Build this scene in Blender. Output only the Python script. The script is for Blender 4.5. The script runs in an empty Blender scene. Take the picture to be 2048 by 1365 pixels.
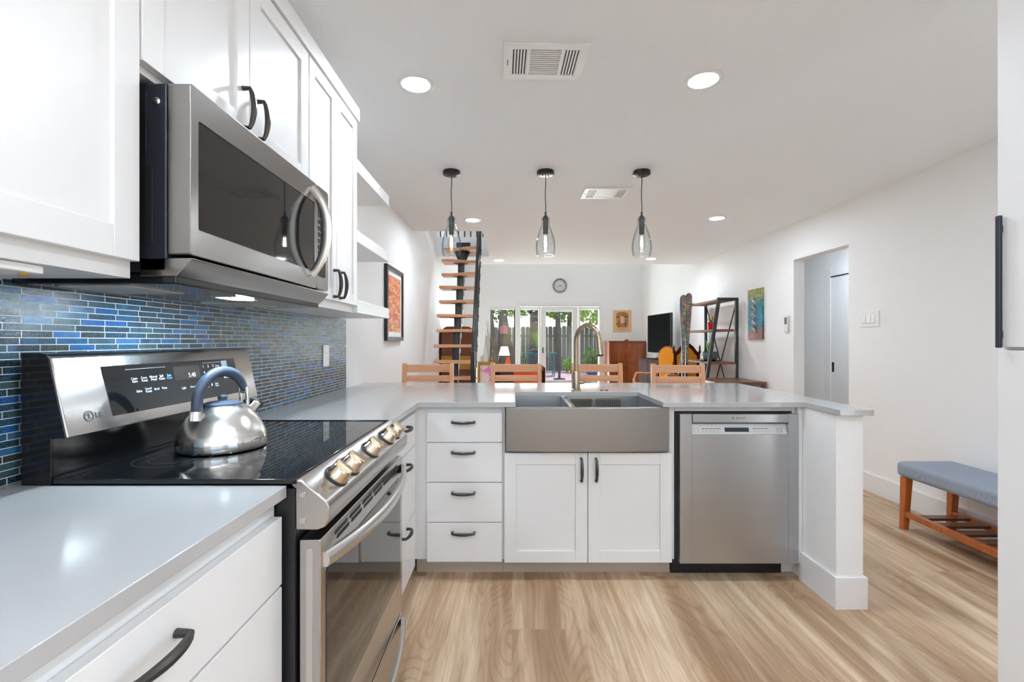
import bpy, bmesh, math, random
from mathutils import Vector, Matrix

# ------------------------------------------------------------------ camera, light, exposure
S = bpy.context.scene
COL = S.collection
S.view_settings.view_transform = 'Standard'
S.view_settings.look = 'None'
S.view_settings.exposure = 0.42
S.view_settings.gamma = 1.0
S.view_settings.use_curve_mapping = False
S.cycles.use_denoising = True
S.cycles.max_bounces = 14
S.cycles.diffuse_bounces = 8
S.cycles.glossy_bounces = 6
S.cycles.transparent_max_bounces = 16
S.cycles.sample_clamp_indirect = 6.0
S.cycles.caustics_reflective = False
S.cycles.caustics_refractive = False

CH = 1.223                                  # eye height
FPX = 935.0                                 # focal length in pixels of a 2048 wide frame
cam = bpy.data.cameras.new('camera')
cam.sensor_width = 36.0
cam.lens = FPX / 2048.0 * 36.0
cam.clip_start = 0.02
cam.clip_end = 300
camo = bpy.data.objects.new('camera', cam)
camo.location = (0, 0, CH)
camo.rotation_euler = (math.pi / 2, 0, 0)
COL.objects.link(camo)
S.camera = camo

world = bpy.data.worlds.new('sky')
S.world = world
world.use_nodes = True
wn = world.node_tree
bg = wn.nodes['Background']
sky = wn.nodes.new('ShaderNodeTexSky')
sky.sky_type = 'NISHITA'
sky.sun_disc = False
sky.sun_elevation = math.radians(52)
sky.sun_rotation = math.radians(200)
wn.links.new(sky.outputs[0], bg.inputs[0])
bg.inputs[1].default_value = 0.30

sun = bpy.data.lights.new('sun', 'SUN')
sun.energy = 3.2
sun.angle = math.radians(1.0)
sun.color = (1.0, 0.95, 0.86)
suno = bpy.data.objects.new('sun', sun)
suno.rotation_euler = (math.radians(-17), math.radians(9), 0)
suno.location = (4, 16, 12)
COL.objects.link(suno)

def area_light(name, loc, rot, sx, sy, power, color=(1, 1, 1)):
    l = bpy.data.lights.new(name, 'AREA')
    l.shape = 'RECTANGLE'
    l.size, l.size_y = sx, sy
    l.energy = power
    l.color = color
    o = bpy.data.objects.new(name, l)
    o.location = loc
    o.rotation_euler = rot
    COL.objects.link(o)
    return o

# daylight lamp at the living-room glazing, the other area lamps are added fill
area_light('added_side_daylight', (3.06, -1.2, 1.3), (math.radians(90), 0, math.radians(90)), 2.6, 1.8, 8, (0.88, 0.95, 1.04))  # fill lamp at the side window, both added
area_light('added_bounce_side', (4.3, -1.2, 0.1), (math.radians(130), 0, math.radians(90)), 3.4, 1.2, 60, (0.85, 0.935, 1.04))  # added lamp aimed upward, brightens the ceiling like sunlit ground
area_light('added_bounce_rear', (0.75, -4.3, 0.15), (math.radians(135), 0, 0), 3.4, 1.2, 500, (0.87, 0.94, 1.02))  # added lamp low outside the added rear window, lifts the ceiling
area_light('daylight_patio_door', (0.8, 10.9, 1.3), (math.radians(-90), 0, 0), 2.4, 1.9, 45, (0.95, 1.0, 0.97))
area_light('added_bounce_patio', (1.0, 12.2, 0.0), (math.radians(-125), 0, 0), 4.0, 1.2, 460, (0.92, 0.96, 1.0))  # added lamp beyond the door, stands in for light off the patio
CAN_L = 245.0                                # radiance of the recessed ceiling lamps
HOOD_L = 300.0                               # radiance of the hood lamp under the microwave

# ------------------------------------------------------------------ helpers
def lin(c):
    c = c / 255.0
    return c / 12.92 if c <= 0.04045 else ((c + 0.055) / 1.055) ** 2.4

def rgb(r, g, b):
    return (lin(r), lin(g), lin(b), 1.0)

def nn(nt, typ, **kw):
    n = nt.nodes.new(typ)
    for k, v in kw.items():
        setattr(n, k, v)
    return n

def base_mat(name):
    m = bpy.data.materials.new(name)
    m.use_nodes = True
    nt = m.node_tree
    return m, nt, nt.nodes['Principled BSDF']

def coords(nt, scale=(1, 1, 1)):
    tc = nn(nt, 'ShaderNodeTexCoord')
    mp = nn(nt, 'ShaderNodeMapping')
    mp.inputs['Scale'].default_value = scale
    nt.links.new(tc.outputs['Object'], mp.inputs[0])
    return mp.outputs[0]

def mixcol(nt, fac, a, b, blend='MIX'):
    m = nn(nt, 'ShaderNodeMix', data_type='RGBA', blend_type=blend)
    for sock, v in ((m.inputs[0], fac), (m.inputs[6], a), (m.inputs[7], b)):
        if hasattr(v, 'is_output'):
            nt.links.new(v, sock)
        else:
            sock.default_value = v
    return m.outputs[2]

def ramp(nt, fac, stops, interp='LINEAR'):
    r = nn(nt, 'ShaderNodeValToRGB')
    r.color_ramp.interpolation = interp
    e = r.color_ramp.elements
    while len(e) < len(stops):
        e.new(0.5)
    for el, (p, c) in zip(e, stops):
        el.position = p
        el.color = c
    nt.links.new(fac, r.inputs[0])
    return r.outputs[0]

def noise(nt, vec, scale, detail=3, rough=0.5, dist=0.0):
    n = nn(nt, 'ShaderNodeTexNoise')
    n.inputs['Scale'].default_value = scale
    n.inputs['Detail'].default_value = detail
    n.inputs['Roughness'].default_value = rough
    n.inputs['Distortion'].default_value = dist
    nt.links.new(vec, n.inputs['Vector'])
    return n.outputs['Fac']

def bump(nt, bsdf, h, strength, dist):
    b = nn(nt, 'ShaderNodeBump')
    b.inputs['Strength'].default_value = strength
    b.inputs['Distance'].default_value = dist
    nt.links.new(h, b.inputs['Height'])
    nt.links.new(b.outputs[0], bsdf.inputs['Normal'])

def dim(c, k):
    return (min(1, c[0] * k), min(1, c[1] * k), min(1, c[2] * k), 1)

def plain(name, col, rough=0.5, metal=0.0, var=0.04, nscale=8.0, bstr=0.0, bscale=60.0, bdist=0.001,
          stretch=(1, 1, 1), coat=0.0, spec=0.5):
    m, nt, b = base_mat(name)
    v = coords(nt, stretch)
    f = noise(nt, v, nscale, 4)
    nt.links.new(mixcol(nt, f, dim(col, 1 - var), dim(col, 1 + var)), b.inputs['Base Color'])
    b.inputs['Roughness'].default_value = rough
    b.inputs['Metallic'].default_value = metal
    b.inputs['Coat Weight'].default_value = coat
    b.inputs['Coat Roughness'].default_value = 0.05
    b.inputs['Specular IOR Level'].default_value = spec
    if bstr > 0:
        bump(nt, b, noise(nt, v, bscale, 3), bstr, bdist)
    return m

def brushed(name, col, rough, axis, amt=0.25):
    st = {'x': (3, 420, 420), 'y': (420, 3, 420), 'z': (420, 420, 3)}[axis]
    m, nt, b = base_mat(name)
    v = coords(nt, st)
    f = noise(nt, v, 1.0, 3)
    f2 = noise(nt, coords(nt), 3.0, 2)
    c = mixcol(nt, f, dim(col, 0.92), dim(col, 1.07))
    nt.links.new(c, b.inputs['Base Color'])
    mr = nn(nt, 'ShaderNodeMapRange')
    mr.inputs['To Min'].default_value = rough * 0.97
    mr.inputs['To Max'].default_value = rough * 1.03
    nt.links.new(f2, mr.inputs['Value'])
    nt.links.new(mr.outputs[0], b.inputs['Roughness'])
    b.inputs['Metallic'].default_value = 1.0
    if amt > 0.1:
        bump(nt, b, f, amt, 0.0004)
    return m

def wood(name, c1, c2, axis='x', scale=1.0, rough=0.4, coat=0.0):
    st = {'x': (2, 22, 22), 'y': (22, 2, 22), 'z': (22, 22, 2)}[axis]
    m, nt, b = base_mat(name)
    v = coords(nt, tuple(s * scale for s in st))
    f = noise(nt, v, 1.0, 6, 0.6, 1.2)
    nt.links.new(ramp(nt, f, [(0.3, c1), (0.7, c2)]), b.inputs['Base Color'])
    b.inputs['Roughness'].default_value = rough
    b.inputs['Coat Weight'].default_value = coat
    bump(nt, b, f, 0.08, 0.002)
    return m

def emit(name, col, strength):
    m, nt, b = base_mat(name)
    b.inputs['Base Color'].default_value = (0.8, 0.8, 0.8, 1)
    b.inputs['Emission Color'].default_value = col
    b.inputs['Emission Strength'].default_value = strength
    return m

def see_through(name, tint, edge, gloss=0.12, rough=0.0):
    m, nt, b = base_mat(name)
    nt.nodes.remove(b)
    out = nt.nodes['Material Output']
    lw = nn(nt, 'ShaderNodeLayerWeight')
    lw.inputs['Blend'].default_value = 0.35
    col = ramp(nt, lw.outputs['Facing'], [(0.0, tint), (0.3, tint), (0.95, edge)])
    t = nn(nt, 'ShaderNodeBsdfTransparent')
    nt.links.new(col, t.inputs[0])
    g = nn(nt, 'ShaderNodeBsdfGlossy')
    g.inputs['Roughness'].default_value = rough
    pw = nn(nt, 'ShaderNodeMath', operation='POWER')
    nt.links.new(lw.outputs['Facing'], pw.inputs[0])
    pw.inputs[1].default_value = 4.0
    mu = nn(nt, 'ShaderNodeMath', operation='MULTIPLY_ADD')
    mu.inputs[1].default_value = 0.5
    mu.inputs[2].default_value = 0.02 + gloss * 0.05
    nt.links.new(pw.outputs[0], mu.inputs[0])
    mx = nn(nt, 'ShaderNodeMixShader')
    nt.links.new(mu.outputs[0], mx.inputs[0])
    nt.links.new(t.outputs[0], mx.inputs[1])
    nt.links.new(g.outputs[0], mx.inputs[2])
    nt.links.new(mx.outputs[0], out.inputs[0])
    return m

def frame(o, u, tilt=None):
    """matrix of a panel: local x = u, local y = up, local z = outward"""
    u = Vector(u).normalized()
    v = Vector(tilt).normalized() if tilt else Vector((0, 0, 1))
    w = u.cross(v)
    M = Matrix((u, v, w)).transposed().to_4x4()
    M.translation = Vector(o)
    return M

class MB:
    def __init__(self):
        self.bm = bmesh.new()
    def _m(self, vs, M):
        if M is not None:
            for v in vs:
                v.co = M @ v.co
    def box(self, x0, x1, y0, y1, z0, z1, M=None):
        b = self.bm
        x0, x1 = sorted((x0, x1)); y0, y1 = sorted((y0, y1)); z0, z1 = sorted((z0, z1))
        v = [b.verts.new(p) for p in ((x0, y0, z0), (x1, y0, z0), (x1, y1, z0), (x0, y1, z0),
                                      (x0, y0, z1), (x1, y0, z1), (x1, y1, z1), (x0, y1, z1))]
        for f in ((3, 2, 1, 0), (4, 5, 6, 7), (0, 1, 5, 4), (1, 2, 6, 5), (2, 3, 7, 6), (3, 0, 4, 7)):
            b.faces.new([v[i] for i in f])
        self._m(v, M)
        return self
    def prism(self, poly, axis, lo, hi, M=None):
        """poly: 2-D points; axis 'x': (y,z), 'y': (x,z), 'z': (x,y)"""
        b = self.bm
        def P(p, t):
            return {'x': (t, p[0], p[1]), 'y': (p[0], t, p[1]), 'z': (p[0], p[1], t)}[axis]
        a = [b.verts.new(P(p, lo)) for p in poly]
        c = [b.verts.new(P(p, hi)) for p in poly]
        n = len(poly)
        fs = [b.faces.new(a), b.faces.new(c)]
        for i in range(n):
            fs.append(b.faces.new((a[i], a[(i + 1) % n], c[(i + 1) % n], c[i])))
        bmesh.ops.recalc_face_normals(b, faces=fs)
        self._m(a + c, M)
        return self
    def sweep(self, pts, rad, n=10, flat=None, cap=True, M=None):
        """tube through pts; rad number or list; flat=(su,sv) scales the section, first axis is horizontal-ish"""
        b = self.bm
        pts = [Vector(p) for p in pts]
        k = len(pts)
        rs = rad if isinstance(rad, (list, tuple)) else [rad] * k
        rings, allv = [], []
        prev = None
        for i, p in enumerate(pts):
            t = (pts[min(i + 1, k - 1)] - pts[max(i - 1, 0)]).normalized()
            if prev is None:
                up = Vector((0, 0, 1)) if abs(t.z) < 0.9 else Vector((0, 1, 0))
                u = t.cross(up).normalized()
            else:
                u = (prev - t * prev.dot(t)).normalized()
            prev = u
            w = t.cross(u)
            su, sw = flat if flat else (1, 1)
            ring = []
            for j in range(n):
                a = 2 * math.pi * (j + 0.5) / n
                ring.append(b.verts.new(p + u * (math.cos(a) * rs[i] * su) + w * (math.sin(a) * rs[i] * sw)))
            rings.append(ring)
            allv += ring
        for i in range(k - 1):
            for j in range(n):
                b.faces.new((rings[i][j], rings[i][(j + 1) % n], rings[i + 1][(j + 1) % n], rings[i + 1][j]))
        if cap:
            b.faces.new(list(reversed(rings[0])))
            b.faces.new(rings[-1])
        self._m(allv, M)
        return self
    def cyl(self, p0, p1, r, r1=None, n=20, M=None):
        return self.sweep([p0, p1], [r, r if r1 is None else r1], n=n, M=M)
    def lathe(self, prof, c=(0, 0, 0), n=32, M=None, cap=True):
        """prof: (radius, z) from bottom to top, round z"""
        b = self.bm
        rings, allv = [], []
        for r, z in prof:
            if r < 1e-6:
                v = [b.verts.new((c[0], c[1], c[2] + z))]
            else:
                v = [b.verts.new((c[0] + r * math.cos(2 * math.pi * j / n), c[1] + r * math.sin(2 * math.pi * j / n), c[2] + z)) for j in range(n)]
            rings.append(v)
            allv += v
        for A, B in zip(rings, rings[1:]):
            for j in range(n):
                k = (j + 1) % n
                if len(A) == 1 and len(B) == 1:
                    continue
                if len(A) == 1:
                    b.faces.new((A[0], B[k], B[j]))
                elif len(B) == 1:
                    b.faces.new((A[j], A[k], B[0]))
                else:
                    b.faces.new((A[j], A[k], B[k], B[j]))
        if cap:
            if len(rings[0]) > 1:
                b.faces.new(list(reversed(rings[0])))
            if len(rings[-1]) > 1:
                b.faces.new(rings[-1])
        self._m(allv, M)
        return self
    def quad(self, a, b_, c, d):
        v = [self.bm.verts.new(p) for p in (a, b_, c, d)]
        self.bm.faces.new(v)
        return self
    def ball(self, c, r, sub=2, scale=(1, 1, 1), M=None):
        g = bmesh.ops.create_icosphere(self.bm, subdivisions=sub, radius=r)
        for v in g['verts']:
            v.co = Vector((v.co.x * scale[0] + c[0], v.co.y * scale[1] + c[1], v.co.z * scale[2] + c[2]))
        self._m(g['verts'], M)
        return self
    def text(self, s, size, M, ext=0.0004, align='LEFT', spacing=1.0):
        cu = bpy.data.curves.new('t', 'FONT')
        cu.body = s
        cu.size = size
        cu.extrude = ext
        cu.align_x = align
        cu.resolution_u = 3
        cu.space_line = 0.8
        cu.space_character = spacing
        o = bpy.data.objects.new('t', cu)
        COL.objects.link(o)
        dg = bpy.context.evaluated_depsgraph_get()
        me = bpy.data.meshes.new_from_object(o.evaluated_get(dg))
        me.transform(M)
        self.bm.from_mesh(me)
        bpy.data.objects.remove(o)
        bpy.data.curves.remove(cu)
        bpy.data.meshes.remove(me)
        return self

ORG = {}
def link_mesh(name, mb, mat, org, bev=0.0, smooth=True, seg=2):
    bm = mb.bm
    if org != (0, 0, 0):
        bmesh.ops.translate(bm, verts=bm.verts, vec=-Vector(org))
    me = bpy.data.meshes.new(name)
    bm.to_mesh(me)
    bm.free()
    if smooth:
        me.polygons.foreach_set('use_smooth', [True] * len(me.polygons))
        me.set_sharp_from_angle(angle=math.radians(38))
    me.materials.append(mat)
    o = bpy.data.objects.new(name, me)
    COL.objects.link(o)
    if bev > 0:
        md = o.modifiers.new('bevel', 'BEVEL')
        md.width = bev
        md.segments = seg
        md.limit_method = 'ANGLE'
        md.angle_limit = math.radians(40)
        md.harden_normals = True
    return o

def tag(o, label, cat, group=None, kind=None):
    o['label'] = label
    o['category'] = cat
    if group:
        o['group'] = group
    if kind:
        o['kind'] = kind
    return o

def thing(name, label, cat, loc=(0, 0, 0), group=None, kind=None):
    o = bpy.data.objects.new(name, None)
    o.empty_display_size = 0.1
    o.location = loc
    COL.objects.link(o)
    ORG[o.name] = tuple(loc)
    return tag(o, label, cat, group, kind)

def part(name, mb, mat, parent, bev=0.0, label=None, seg=2):
    org = ORG[parent.name]
    o = link_mesh(name, mb, mat, org, bev, True, seg)
    o.parent = parent
    ORG[o.name] = org
    if label:
        o['label'] = label
    return o

def solo(name, mb, mat, label, cat, group=None, kind=None, bev=0.0, seg=2):
    vs = [v.co for v in mb.bm.verts]
    org = ((min(v.x for v in vs) + max(v.x for v in vs)) / 2, (min(v.y for v in vs) + max(v.y for v in vs)) / 2, min(v.z for v in vs))
    if kind == 'structure':
        org = (0, 0, 0)
    o = link_mesh(name, mb, mat, org, bev, True, seg)
    o.location = org
    ORG[o.name] = org
    return tag(o, label, cat, group, kind)

def dup(root, loc, rz=0.0, label=None):
    r = root.copy()
    COL.objects.link(r)
    r.location = loc
    r.rotation_euler = (0, 0, rz)
    if label:
        r['label'] = label
    for ch in list(root.children):
        c = ch.copy()
        COL.objects.link(c)
        c.parent = r
        for g in list(ch.children):
            d = g.copy()
            COL.objects.link(d)
            d.parent = c
    return r

def arc(n, a0, a1):
    return [a0 + (a1 - a0) * i / n for i in range(n + 1)]

# ------------------------------------------------------------------ materials
M = {}
M['wall'] = plain('wall_paint', (0.87, 0.87, 0.865, 1), 0.75, bstr=0.35, bscale=95, bdist=0.004, var=0.01)
M['ceiling'] = plain('ceiling_paint', (0.885, 0.912, 0.94, 1), 0.85, bstr=0.35, bscale=75, bdist=0.004, var=0.01)
M['trim'] = plain('trim_paint', (0.82, 0.82, 0.82, 1), 0.4, var=0.01)
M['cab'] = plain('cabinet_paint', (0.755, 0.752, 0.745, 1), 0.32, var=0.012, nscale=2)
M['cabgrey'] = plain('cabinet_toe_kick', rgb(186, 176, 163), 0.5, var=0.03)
M['pull'] = plain('gunmetal_pull', rgb(74, 72, 70), 0.38, 0.85, var=0.05)
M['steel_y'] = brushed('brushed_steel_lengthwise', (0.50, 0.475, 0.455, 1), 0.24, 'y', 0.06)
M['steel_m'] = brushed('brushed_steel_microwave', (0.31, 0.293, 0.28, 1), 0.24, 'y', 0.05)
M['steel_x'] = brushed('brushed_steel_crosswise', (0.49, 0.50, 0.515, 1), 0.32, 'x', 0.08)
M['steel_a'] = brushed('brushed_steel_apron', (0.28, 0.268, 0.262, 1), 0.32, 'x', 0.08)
M['steel_s'] = plain('satin_steel', (0.66, 0.64, 0.61, 1), 0.27, 1.0, var=0.05, nscale=4)
M['nickel'] = plain('brushed_nickel', rgb(178, 160, 140), 0.26, 1.0, var=0.06, nscale=20)
M['chrome'] = plain('polished_chrome', (0.82, 0.80, 0.76, 1), 0.08, 1.0, var=0.02)
M['knob'] = plain('polished_knob_steel', rgb(205, 192, 172), 0.13, 1.0, var=0.03)
M['blackglass'] = plain('black_glass', (0.006, 0.007, 0.008, 1), 0.03, 0, var=0.1, spec=0.6)
M['screen'] = plain('matt_black_screen', (0.006, 0.006, 0.007, 1), 0.6, 0, var=0.1, spec=0.1)
M['screen'].node_tree.nodes['Principled BSDF'].inputs['IOR'].default_value = 1.08
M['ovenglass'] = plain('smoked_oven_glass', (0.02, 0.018, 0.016, 1), 0.03, 0, var=0.1, spec=1.0)
M['blackgloss'] = plain('black_enamel', (0.008, 0.008, 0.009, 1), 0.12, 0, var=0.1)
M['blackpaint'] = plain('black_painted_metal', (0.018, 0.018, 0.02, 1), 0.35, 0.2, var=0.1, bstr=0.1, bscale=200)
M['charcoal'] = plain('dark_grey_sheet_metal', rgb(58, 62, 70), 0.32, 0.6, var=0.06)
M['blackrub'] = plain('black_plastic', (0.02, 0.02, 0.022, 1), 0.5, var=0.1)
M['kettlegrip'] = plain('soft_blue_grey_grip', rgb(66, 76, 92), 0.42, var=0.04)
M['silk'] = plain('white_print', rgb(190, 196, 204), 0.5, var=0.01)
M['silkblue'] = plain('blue_print', rgb(90, 160, 240), 0.5, var=0.01)
M['greyprint'] = plain('grey_print', rgb(90, 90, 92), 0.5, var=0.02)
M['ringprint'] = plain('dim_ring_print', rgb(52, 54, 58), 0.4, var=0.02)
M['panelgrey'] = plain('grey_key_panel', rgb(150, 160, 172), 0.35, var=0.02)
M['silver'] = plain('silver_plastic', rgb(205, 205, 203), 0.35, 0.2, var=0.02)
M['whiteplastic'] = plain('white_plastic', rgb(238, 238, 236), 0.35, var=0.01)
M['vent'] = plain('white_vent_enamel', (0.84, 0.84, 0.84, 1), 0.4, var=0.01)
M['dark'] = plain('dark_void', (0.03, 0.03, 0.03, 1), 0.8, var=0.1)
M['ventdark'] = plain('duct_shadow_grey', rgb(62, 62, 62), 0.8, var=0.05)
M['beech'] = wood('beech_wood', rgb(196, 140, 104), rgb(220, 168, 128), 'x', 1.0, 0.4)
M['beechz'] = wood('beech_wood_upright', rgb(196, 138, 100), rgb(218, 164, 124), 'z', 1.0, 0.4)
M['walnut'] = wood('walnut_wood', rgb(84, 50, 34), rgb(134, 84, 56), 'x', 1.0, 0.4, 0.2)
M['walnuty'] = wood('walnut_plank', rgb(96, 60, 42), rgb(150, 98, 70), 'y', 0.8, 0.6, 0.0)
M['mahog'] = wood('mahogany_veneer', rgb(112, 52, 20), rgb(168, 88, 38), 'z', 0.5, 0.3, 0.4)
M['benchwood'] = wood('bench_stained_wood', rgb(160, 82, 30), rgb(196, 108, 44), 'z', 0.7, 0.35, 0.3)
M['benchslat'] = wood('bench_dark_slat', rgb(96, 52, 26), rgb(130, 74, 38), 'x', 0.8, 0.4, 0.2)
M['darkwood'] = wood('dark_stained_wood', rgb(52, 28, 22), rgb(84, 46, 34), 'z', 0.8, 0.7, 0.0)
M['darkwood'].node_tree.nodes['Principled BSDF'].inputs['IOR'].default_value = 1.12
M['leather'] = plain('brown_hide', rgb(116, 66, 42), 0.55, var=0.15, nscale=5, bstr=0.2, bscale=30)
M['mustard'] = plain('mustard_paint', rgb(190, 140, 40), 0.5, var=0.1)
M['orange'] = plain('orange_fabric', rgb(236, 96, 34), 0.85, var=0.08, bstr=0.3, bscale=140)
M['yellow'] = plain('yellow_velvet', rgb(226, 146, 20), 0.8, var=0.08, bstr=0.2, bscale=160)
M['brownthrow'] = plain('brown_woven_throw', rgb(92, 66, 58), 0.9, var=0.12, bstr=0.3, bscale=120)
M['iron'] = plain('dark_iron', rgb(66, 68, 70), 0.42, 0.6, var=0.05)
M['teal'] = plain('teal_garden_metal', rgb(54, 96, 104), 0.5, 0.3, var=0.1)
M['redpot'] = plain('red_glazed_pot', rgb(220, 24, 30), 0.3, var=0.04)
M['greypot'] = plain('grey_green_glazed_pot', rgb(92, 106, 104), 0.25, var=0.12, nscale=14)
M['bluepot'] = plain('blue_glazed_pot', rgb(40, 92, 130), 0.3, var=0.1)
M['leaf'] = plain('green_leaf', rgb(90, 150, 36), 0.5, var=0.25, nscale=20)
M['shade'] = emit('lit_lamp_shade', rgb(255, 250, 240), 1.6)
M['lens'] = emit('recessed_lamp_diffuser', (0.84, 0.94, 1.05, 1), CAN_L)
M['hoodlamp'] = emit('hood_lamp_lens', (0.62, 0.82, 1.0, 1), HOOD_L)
M['filament'] = emit('warm_filament', (1.0, 0.62, 0.22, 1), 28)
M['filamentw'] = emit('white_filament', (1.0, 0.9, 0.72, 1), 45)
M['addedlens'] = emit('added_high_lamp_diffuser', (0.90, 0.96, 1.0, 1), 70)  # glow of the unseen lamps added on the upper ceiling
M['glass'] = see_through('window_glass', (0.97, 0.99, 0.98, 1), (0.85, 0.9, 0.88, 1))
M['pendglass'] = see_through('blue_tinted_shade_glass', (0.965, 0.98, 0.987, 1), (0.42, 0.53, 0.60, 1), 0.3)
M['bulbglass'] = see_through('bulb_glass', (0.97, 0.96, 0.93, 1), (0.75, 0.7, 0.62, 1), 0.3)
M['plastic'] = see_through('crinkled_clear_film', (0.86, 0.87, 0.88, 1), (0.5, 0.52, 0.55, 1), 1.5, 0.15)
M['ground'] = plain('garden_soil', rgb(120, 112, 96), 0.95, var=0.3, nscale=3)
M['twig'] = plain('dry_twig', rgb(120, 100, 84), 0.8, var=0.1)

def quartz():
    m, nt, b = base_mat('grey_quartz')
    v = coords(nt)
    f = noise(nt, v, 350, 2)
    f2 = noise(nt, v, 2.5, 3)
    c = mixcol(nt, f2, rgb(172, 171, 170), rgb(182, 181, 180))
    c = mixcol(nt, ramp(nt, f, [(0.62, (0, 0, 0, 1)), (0.78, (0.35, 0.35, 0.35, 1))]), c, rgb(204, 203, 202))
    nt.links.new(c, b.inputs['Base Color'])
    b.inputs['Roughness'].default_value = 0.13
    b.inputs['Specular IOR Level'].default_value = 0.6
    return m
M['quartz'] = quartz()

def floor_mat():
    m, nt, b = base_mat('oak_plank_floor')
    tc = nn(nt, 'ShaderNodeTexCoord')
    sp = nn(nt, 'ShaderNodeSeparateXYZ')
    nt.links.new(tc.outputs['Object'], sp.inputs[0])
    cb = nn(nt, 'ShaderNodeCombineXYZ')
    nt.links.new(sp.outputs['Y'], cb.inputs['X'])
    nt.links.new(sp.outputs['X'], cb.inputs['Y'])
    br = nn(nt, 'ShaderNodeTexBrick')
    br.offset = 0.37
    br.offset_frequency = 5
    br.squash = 0.8
    br.squash_frequency = 3
    br.inputs['Scale'].default_value = 1.0
    br.inputs['Brick Width'].default_value = 1.52
    br.inputs['Row Height'].default_value = 0.225
    br.inputs['Mortar Size'].default_value = 0.0009
    br.inputs['Mortar Smooth'].default_value = 0.2
    br.inputs['Color1'].default_value = (0, 0, 0, 1)
    br.inputs['Color2'].default_value = (1, 1, 1, 1)
    br.inputs['Mortar'].default_value = (0.5, 0.5, 0.5, 1)
    nt.links.new(cb.outputs[0], br.inputs['Vector'])
    # grain coordinates, shifted for each plank
    sh = nn(nt, 'ShaderNodeVectorMath', operation='MULTIPLY_ADD')
    nt.links.new(br.outputs['Color'], sh.inputs[0])
    sh.inputs[1].default_value = (7.0, 13.0, 0)
    nt.links.new(cb.outputs[0], sh.inputs[2])
    def gmap(sx, sy):
        mp = nn(nt, 'ShaderNodeMapping')
        mp.inputs['Scale'].default_value = (sx, sy, 1)
        nt.links.new(sh.outputs[0], mp.inputs[0])
        return mp.outputs[0]
    big = noise(nt, gmap(0.62, 6.5), 1.0, 3, 0.5, 0.5)
    mid = noise(nt, gmap(1.6, 22.0), 1.0, 4, 0.6, 0.8)
    fine = noise(nt, gmap(5.0, 150.0), 1.0, 3, 0.6, 0.3)
    sw_ = noise(nt, gmap(0.9, 4.6), 1.0, 1, 0.4, 0.6)
    c = ramp(nt, big, [(0.30, rgb(150, 118, 88)), (0.43, rgb(180, 150, 119)), (0.55, rgb(202, 176, 146)), (0.70, rgb(222, 201, 174))])
    c = mixcol(nt, ramp(nt, mid, [(0.36, (0.55, 0.55, 0.55, 1)), (0.56, (0, 0, 0, 1))]), c, rgb(152, 121, 92))
    # cathedral grain: contour lines of a slow noise, strongest in the darker bands
    ml = nn(nt, 'ShaderNodeMath', operation='MULTIPLY')
    nt.links.new(sw_, ml.inputs[0])
    ml.inputs[1].default_value = 170.0
    sn = nn(nt, 'ShaderNodeMath', operation='SINE')
    nt.links.new(ml.outputs[0], sn.inputs[0])
    lines = ramp(nt, sn.outputs[0], [(0.35, (0, 0, 0, 1)), (1.0, (0.42, 0.42, 0.42, 1))])
    mask = ramp(nt, big, [(0.40, (1, 1, 1, 1)), (0.56, (0.12, 0.12, 0.12, 1))])
    c = mixcol(nt, mixcol(nt, 1.0, lines, mask, 'MULTIPLY'), c, rgb(128, 98, 72))
    c = mixcol(nt, ramp(nt, fine, [(0.34, (0.35, 0.35, 0.35, 1)), (0.52, (0, 0, 0, 1))]), c, rgb(140, 112, 86))
    vo = nn(nt, 'ShaderNodeTexVoronoi')
    vo.inputs['Scale'].default_value = 1.0
    nt.links.new(gmap(1.1, 4.5), vo.inputs['Vector'])
    c = mixcol(nt, ramp(nt, vo.outputs['Distance'], [(0.02, (0.75, 0.75, 0.75, 1)), (0.11, (0, 0, 0, 1))]), c, rgb(104, 78, 58))
    hv = nn(nt, 'ShaderNodeMapRange')
    hv.inputs['To Min'].default_value = 0.99
    hv.inputs['To Max'].default_value = 1.13
    nt.links.new(br.outputs['Color'], hv.inputs['Value'])
    c = mixcol(nt, 1.0, c, hv.outputs[0], 'MULTIPLY')
    sf = nn(nt, 'ShaderNodeMath', operation='MULTIPLY')
    nt.links.new(br.outputs['Fac'], sf.inputs[0])
    sf.inputs[1].default_value = 0.45
    c = mixcol(nt, sf.outputs[0], c, rgb(130, 104, 80))
    nt.links.new(c, b.inputs['Base Color'])
    b.inputs['Roughness'].default_value = 0.42
    b.inputs['Specular IOR Level'].default_value = 0.4
    bump(nt, b, fine, 0.12, 0.001)
    return m
M['floor'] = floor_mat()

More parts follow.
